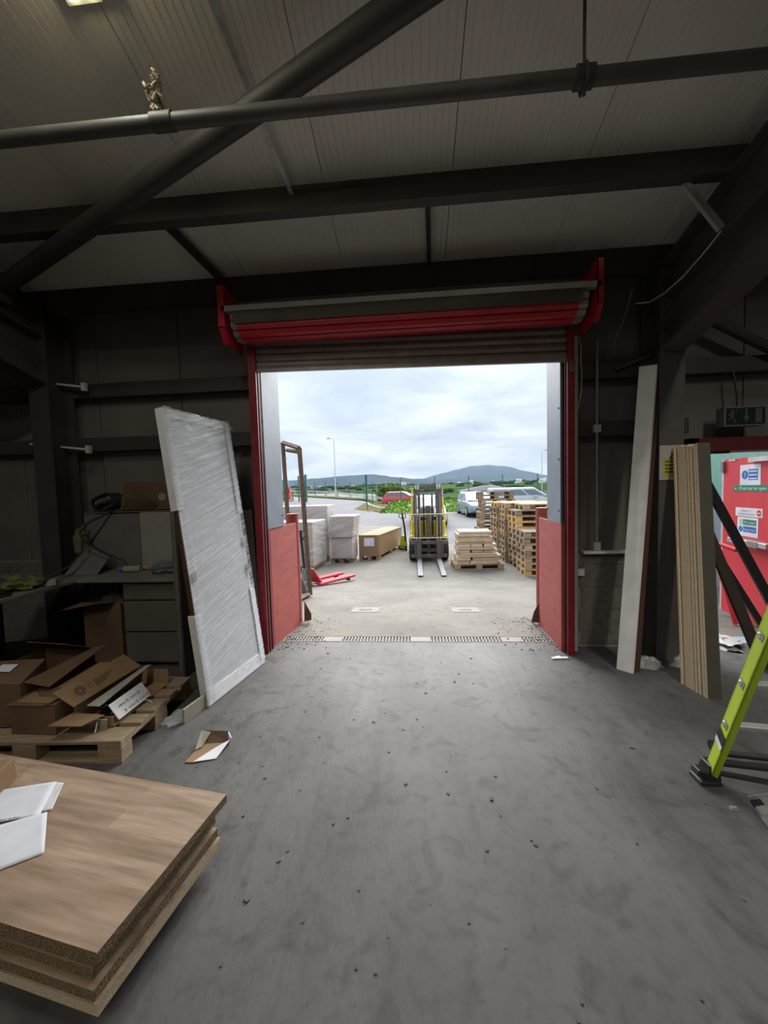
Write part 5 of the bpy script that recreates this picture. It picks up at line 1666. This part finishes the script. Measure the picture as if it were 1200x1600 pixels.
# fire door: frame in the wall and the red leaf swung out
d2 = thing('door_2', 'red fire door standing open with push bar and signs', 'door', (3.62, 3.95, 0), kind='structure')
q = MB()
for (x0, x1, z0, z1) in ((2.56, 2.64, 0, 2.0), (3.62, 3.70, 0, 2.0), (2.56, 3.70, 1.875, 2.0)):
    q.bx(x0, x1, 3.80, 4.07, z0, z1)
q.bx(2.78, 2.93, 3.82, 3.86, 1.855, 1.875, 1)
fr = q.build('door_frame', [mat('deep_red_frame', (.10, .008, .014), .6), M['black']], d2)
Fp, Hp = V((3.759, 5.0, 0)), V((3.62, 3.95, 0))
t_ = (Hp - Fp).normalized()
n_ = V((t_.y, -t_.x, 0))
if n_.x > 0:
    n_ = -n_
# n_ points to the inside face, towards the camera side
LW = (Hp - Fp).length
def lf(u, z, o=0.0):
    return Fp + t_ * u + V((0, 0, z)) + n_ * o
zl = gz(3.7, 4.6) + .03
lef = MB().ob(lf(0, zl, -.045), t_ * LW, n_ * .045, (0, 0, 1.855 - zl)).build('leaf', M['firered'], d2, bevel=.002)
MB().ob(lf(-.012, zl, -.046), t_ * .03, n_ * .047, (0, 0, 1.85 - zl)).build('edge_strip', M['galv'], lef)
MB().ob(lf(.0, 1.70, 0), t_ * .05, n_ * .03, (0, 0, .13)).build('latch', M['grey'], lef)
MB().ob(lf(.50, 1.795, 0), t_ * .30, n_ * .05, (0, 0, .05)).build('door_closer', M['galv'], lef)
MB().ob(lf(.12, 1.83, 0), t_ * .11, n_ * .01, (0, 0, .015)).build('screw_plate', M['galv'], lef)
q = MB().ob(lf(.235, .885, .0), t_ * .60, n_ * .08, (0, 0, .055)).ob(lf(.56, .875, .0), t_ * .16, n_ * .085, (0, 0, .068), 1)
q.build('push_bar', [M['alu'], M['grey']], lef, bevel=.004)
def sign(name, u0, u1, z0, z1, fn, mats):
    q = MB().ob(lf(u0, z0, 0), t_ * (u1 - u0), n_ * .003, (0, 0, z1 - z0))
    fn(q)
    q.build(name, mats, lef)
def panel(q, u0, u1, z0, z1, mi, o=.0035):
    q.add([lf(u0, z0, o), lf(u1, z0, o), lf(u1, z1, o), lf(u0, z1, o)], [(0, 1, 2, 3)], mi)
def disc(q, u, z, r, mi, o=.004):
    q.add([lf(u + r * math.cos(a), z + r * math.sin(a), o) for a in [2 * PI * k / 20 for k in range(20)]], [tuple(range(20))], mi)
up = V((0, 0, 1))
def s1(q):
    disc(q, .385, 1.66, .05, 1)
    q.text('!', lf(.373, 1.625, .0045), t_, up, .09, 0)
    panel(q, .44, .58, 1.60, 1.72, 1)
    for k in range(3):
        panel(q, .452, .57, 1.69 - .04 * k, 1.703 - .04 * k, 0, .0045)
sign('blue_sign', .305, .62, 1.545, 1.772, s1, [M['signw'], M['signb']])
def s2(q):
    q.text('Push bar to open', lf(.31, 1.494, .0045), t_, up, .052, 1, .40)
    for a, b in (((.225, 1.51), (.245, 1.49)), ((.245, 1.49), (.275, 1.535))):
        d = V((b[0] - a[0], b[1] - a[1], 0))
        panel_ = [lf(a[0], a[1], .0045), lf(b[0], b[1], .0045), lf(b[0] + .008, b[1] + .010, .0045), lf(a[0] + .008, a[1] + .010, .0045)]
        q.add(panel_, [(0, 1, 2, 3)], 1)
    panel(q, .295, .299, 1.483, 1.538, 1, .0045)
sign('push_bar_sign', .20, .73, 1.475, 1.548, s2, [M['signg'], M['signw']])
def s3(q):
    q.text('STRICTLY', lf(.34, 1.247, .0045), t_, up, .026, 2, .15)
    q.text('NO ADMITTANCE', lf(.29, 1.212, .0045), t_, up, .026, 2, .26)
    disc(q, .61, 1.242, .034, 1)
    panel(q, .585, .635, 1.237, 1.247, 0, .0045)
sign('admittance_sign', .245, .66, 1.195, 1.292, s3, [M['signw'], M['signr'], M['grey']])
def s4(q):
    panel(q, .37, .575, 1.10, 1.162, 1)
    panel(q, .31, .365, 1.10, 1.162, 3)
    q.text('Fire exit', lf(.385, 1.117, .0045), t_, up, .042, 0, .17)
    disc(q, .335, 1.05, .033, 2)
    q.text('!', lf(.327, 1.028, .0045), t_, up, .055, 0)
    panel(q, .375, .575, 1.02, 1.085, 2)
    q.text('Keep clear', lf(.385, 1.037, .0045), t_, up, .040, 0, .18)
sign('fire_exit_sign', .28, .60, .972, 1.186, s4, [M['signw'], M['signg'], M['signb'], mat('pale_green_print', (.45, .66, .50), .5)])

# running man sign above the fire door
ex = thing('exit_sign', 'unlit running man exit sign box above the fire door', 'sign', (2.96, 3.72, 2.17))
MB().bx(2.785, 3.135, 3.70, 3.80, 2.085, 2.258).build('housing', mat('dull_grey_housing', (.15, .15, .145), .6), ex, bevel=.004)
q = MB().bx(2.797, 3.123, 3.697, 3.70, 2.098, 2.246)
Y = 3.6955
def poly(pts, mi=1):
    q.add([(x, Y, z) for x, z in pts], [tuple(range(len(pts)))], mi)
poly([(2.845 + .012 * math.cos(a), 2.222 + .012 * math.sin(a)) for a in [k * PI / 5 for k in range(10)]])
poly([(2.835, 2.205), (2.868, 2.212), (2.855, 2.165), (2.832, 2.168)])
poly([(2.832, 2.170), (2.845, 2.165), (2.84, 2.145), (2.815, 2.142), (2.812, 2.150), (2.828, 2.153)])
poly([(2.843, 2.168), (2.857, 2.166), (2.873, 2.140), (2.872, 2.112), (2.862, 2.112), (2.861, 2.136)])
poly([(2.866, 2.212), (2.885, 2.228), (2.892, 2.222), (2.866, 2.200)])
poly([(2.837, 2.205), (2.815, 2.195), (2.812, 2.178), (2.820, 2.178), (2.824, 2.19), (2.84, 2.196)])
poly([(2.955, 2.232), (2.975, 2.232), (2.975, 2.165), (2.955, 2.165)])
poly([(2.937, 2.168), (2.993, 2.168), (2.965, 2.118)])
poly([(3.04, 2.112), (3.095, 2.112), (3.095, 2.236), (3.04, 2.236)])
q.build('face', [mat('dark_exit_green', (.010, .022, .016), .3), M['column']], ex)
tag(MB().tube([(2.96, 3.79, 2.258), (2.955, 3.79, 2.40), (2.94, 3.80, 2.52), (2.94, 3.82, 2.60)], .009, 6).build('sign_cable', M['black']), 'black cable running up from the exit sign', 'cable')

# dark lengths leaning in the fire doorway
for a, b, wd, lab in (((2.585, 3.70, 1.80), (3.42, 3.56, 0.0), .075, 'black timber length leaning across the fire doorway, the longer one'),
                      ((2.60, 3.62, 1.30), (2.975, 3.40, 0.0), .085, 'dark brown timber length leaning low beside the chipboard bundle'),
                      ((2.72, 3.66, 1.00), (3.22, 3.50, 0.0), .055, 'short black timber length leaning between the other two')):
    a, b = V(a), V(b)
    d = (b - a)
    s = V((d.z, 0, -d.x)).normalized() * wd
    tag(MB().ob(a, d, s, (0, .03, 0)).build('timber_length', M['black'] if 'black' in lab else mat('dark_brown_timber', (.045, .034, .022), .8), bevel=.002), lab, 'timber')

# wall bits right of the shutter
tag(MB().bx(1.565, 1.630, 3.815, 3.853, .718, .785).bx(1.572, 1.623, 3.812, 3.815, .725, .778).bx(1.588, 1.606, 3.808, 3.812, .742, .762).build('wall_switch', M['signw'], bevel=.003), 'small white switch box on the block wall by the shutter', 'switch')
tag(MB().tube([(1.565, 3.84, .752), (1.52, 3.835, .765), (1.50, 3.83, .76)], .004, 6).build('switch_cable', M['ltgrey']), 'short white cable from switch box to shutter guide', 'cable')
tag(MB().bx(1.61, 2.02, 3.78, 3.86, .937, .962).build('white_ledge', M['white'], bevel=.003), 'white painted ledge strip on top of the block wall', 'ledge')
cd = thing('conduit', 'grey conduit pipe with two boxes on the wall beside the white board', 'conduit', (1.74, 3.9, .94))
MB().cyl((1.742, 3.815, .99), (1.742, 3.815, 2.95), .011, 10).build('pipe', M['grey'], cd)
MB().bx(1.71, 1.775, 3.795, 3.835, 2.09, 2.165).build('junction_box', M['ltgrey'], cd, bevel=.004)
MB().bx(1.71, 1.775, 3.80, 3.85, .965, 1.045).build('socket_box', M['ltgrey'], cd, bevel=.004)
tag(MB().bx(1.492, 1.520, 3.70, 3.72, 0.02, 2.95).build('cable_trunking', M['ltgrey']), 'slim pale trunking running down beside the red guide', 'trunking')
tag(MB().tube([(1.535, 3.72, 2.95), (1.55, 3.70, 2.85), (1.545, 3.70, 2.72), (1.555, 3.70, 2.60), (1.55, 3.70, 2.45), (1.52, 3.70, 2.28)], .005, 6).build('hanging_cable', M['ltgrey'], smooth=True), 'loose cable end dangling below the shutter end plate', 'cable')
tag(MB().tube([(1.95, 3.62, 3.30), (1.93, 3.70, 3.1), (1.88, 3.75, 2.95), (1.87, 3.78, 2.8)], .004, 6).build('wall_cable', M['grey'], smooth=True), 'thin wall cable dropping from the eave beam', 'cable')
tag(MB().bx(1.50, 1.585, 3.86, 3.95, .94, 1.14).build('dark_box', M['grey'], bevel=.006), 'small dark box on the wall ledge by the trunking', 'box')

# rubbish around the column foot
for i, (x, y, sx, sy, sz, m, lab) in enumerate(((2.02, 3.44, .10, .07, .05, M['filmout'], 'crumpled clear film at the foot of the white board'), (2.36, 3.42, .14, .10, .06, M['filmout'], 'crumpled clear film heap behind the chipboard bundle'))):
    crumple('film_heap', lab, 'film', (x, y, 0), (sx, sy, sz), m, 40.0 + i, amp=.6)
crumple('plastic_sheet', 'crumpled grey white plastic sheet on the fire door sill', 'plastic', (2.93, 4.02, 0.0), (.20, .20, .05), mat('dirty_white_plastic', (.55, .54, .54), .35, col2=(.42, .41, .41), scale=12), 50.0, amp=.6, n=20, squash=.2)

# outside the fire door: mint cladding and red stair stringers
sh = thing('green_cladding', 'mint green ribbed cladding of the next building beyond the fire door', 'cladding', (5, 7.2, 0))
q = MB()
x = 3.2
prof = []
while x < 9.5:
    prof += [(x, 7.2), (x + .26, 7.2), (x + .30, 7.165), (x + .36, 7.165), (x + .40, 7.2)]
    x += .42
vs = [(a, b, 1.30) for a, b in prof] + [(a, b, 5.5) for a, b in prof]
k = len(prof)
q.add(vs, [(i, i + 1, k + i + 1, k + i) for i in range(k - 1)])
q.build('ribbed_sheet', M['mint'], sh, normals=False)
MB().bx(3.2, 9.5, 7.21, 7.4, -.6, 5.5).build('base_wall', mat('pale_grey_wall', (.50, .55, .60), .7), sh)
MB().bx(3.2, 9.5, 7.18, 7.2, 1.24, 1.32).build('drip_trim', mat('mint_grey_trim', (.30, .46, .41), .6), sh)
st = thing('red_handrail', 'red metal handrail piece outside the fire door', 'handrail', (3.6, 5.2, 0))
for a, b in (((3.40, 4.6, .75), (3.55, 4.5, .0)), ((3.30, 4.9, .98), (3.46, 4.4, .85))):
    MB().cyl(a, b, .025, 10).build('bar', M['firered'], st)
MB().bx(3.28, 3.36, 4.86, 4.94, .90, 1.0).build('fixing', M['alu'], st)

# ------------------------------------------------------------------ ladder
ld = thing('ladder', 'lime green fibreglass ladder standing in front of the chipboard bundle', 'ladder', (1.6, 2.0, 0))
def rail(p0, p1, s):
    p0, p1 = V(p0), V(p1)
    d = (p1 - p0)
    wv_ = V((.30, .95, .0)).normalized()
    wv_ = (wv_ - d.normalized() * wv_.dot(d.normalized())).normalized() * .075
    tv = d.normalized().cross(wv_.normalized()) * .03
    if tv.x < 0:
        tv = -tv
    q = MB().ob(p0 - wv_ / 2, d, wv_, tv * .25)
    q.ob(p0 - wv_ / 2, d, wv_ * .1, tv).ob(p0 + wv_ * .4, d, wv_ * .1, tv)
    return q.build('rail', M['lime'], ld), wv_, tv
RL0, RL1 = (1.535, 2.10, .055), (1.33, 1.20, 2.05)
r1_, wv1, tv1 = rail(RL0, RL1, 1)
RR0, RR1 = (2.08, 2.02, .055), (1.86, 1.15, 2.05)
rail(RR0, RR1, -1)
def lp(t, o=0.0):
    return V(RL0).lerp(V(RL1), t)
def rp(t):
    return V(RR0).lerp(V(RR1), t)
for k in range(7):
    t = .175 + .135 * k
    a, b = lp(t), rp(t)
    MB().ob(a - V((0, .02, .012)), b - a, (0, .045, 0), (0, 0, .024)).build('rung', M['alu'], ld, bevel=.004)
    q = MB()
    c = a - tv1.normalized() * .001
    dd, ww, tt = (V(RL1) - V(RL0)).normalized(), wv1.normalized(), tv1.normalized()
    q.ob(c - ww * .016 - dd * .02, ww * .032, dd * .04, -tt * .002)
    for j in (-1, 1):
        q.cyl(c + dd * .009 * j, c + dd * .009 * j - tt * .007, .006, 8)
    q.build('rivet_plate', M['alu'], ld)
a, b = lp(.045), rp(.045)
MB().cyl(a + V((.02, .03, .02)), b + V((0, .03, .02)), .016, 12).build('stabiliser_bar', M['black'], ld)
MB().cyl(a + V((.02, -.02, .0)), b + V((0, -.02, .0)), .018, 12).build('stabiliser_bar', M['black'], ld)
MB().cyl(a + V((.02, .035, .05)), a + V((.05, .035, .05)), .03, 14).build('pivot', M['black'], ld)
MB().tube([V(RL0) + V((.03, -.01, .0)), V((1.75, 2.0, .075)), b], .014, 8).build('brace_strut', M['black'], ld)
for p in (V(RL0), V(RR0)):
    q = MB().hexa([p + V((-.030, -.045, -.035)), p + V((.040, -.045, -.035)), p + V((.040, .045, -.035)), p + V((-.030, .045, -.035)),
                   p + V((-.012, -.038, .05)), p + V((.034, -.038, .05)), p + V((.034, .042, .05)), p + V((-.012, .042, .05))])
    q.hexa([p + V((-.070, -.05, -.055)), p + V((.045, -.05, -.055)), p + V((.045, .05, -.055)), p + V((-.070, .05, -.055)),
            p + V((-.062, -.045, -.030)), p + V((.042, -.045, -.035)), p + V((.042, .045, -.035)), p + V((-.062, .045, -.030))])
    q.ob(p + V((-.085, -.045, .0)), (.07, .0, -.02), (.0, .06, 0), (.012, 0, .03))
    q.build('foot', M['black'], ld, bevel=.006)
c = lp(.125) - tv1.normalized() * .002
d = (V(RL1) - V(RL0)).normalized()
q = MB().ob(c - wv1 * .48 - d * .05, d * .10, wv1 * .96, -tv1.normalized() * .001)
q.ob(c - wv1 * .48 - d * .05, d * .035, wv1 * .96, -tv1.normalized() * .0016, 1)
q.build('sticker', [M['black'], M['signw']], ld)

# aluminium channel on the floor at the edge
ac = thing('aluminium_channel', 'bright aluminium channel lying on the floor below the ladder', 'channel', (1.68, 1.9, 0))
p = V((1.622, 1.962, 0))
u, v = V((.45, .10, 0)), V((-.035, -.16, 0))
q = MB().ob(p, u, v, (0, 0, .004)).ob(p, u, v * .04, (0, 0, .03)).ob(p + v * .96, u, v * .04, (0, 0, .03)).ob(p + v * .35, u, v * .3, (0, 0, .022))
q.build('profile', M['alu'], ac)
MB().ob(p + u * .01 + v * .1, u * .12, v * .22, (0, 0, .02)).build('dark_insert', M['black'], ac)

# small litter on the floor
rnd = random.Random(14)
q = MB()
for i in range(150):
    x, y = rnd.uniform(-1.9, 2.4), rnd.uniform(1.1, 3.7)
    s = rnd.uniform(.0025, .008) * (1.0 if rnd.random() < .9 else 1.6)
    a = rnd.uniform(0, PI)
    c_, s_ = math.cos(a) * s, math.sin(a) * s
    q.hexa([V((x, y, .0)) + V((c_ * i_ - s_ * j_ * .6, s_ * i_ + c_ * j_ * .6, k_ * s * .5)) for k_ in (0, 1) for i_, j_ in ((-1, -1), (1, -1), (1, 1), (-1, 1))])
tag(q.build('floor_grit', mat('dark_grit', (.12, .11, .10), .95)), 'scattered dark grit and chips over the concrete floor', 'grit', kind='stuff')
tag(MB().hexa([(1.50, 1.905, 0), (1.535, 1.90, 0), (1.545, 1.92, 0), (1.51, 1.93, 0), (1.508, 1.91, .010), (1.53, 1.907, .012), (1.535, 1.917, .010), (1.512, 1.922, .011)]).build('stone_chip', M['mortar']), 'pale stone chip on the floor beneath the ladder foot', 'chip')
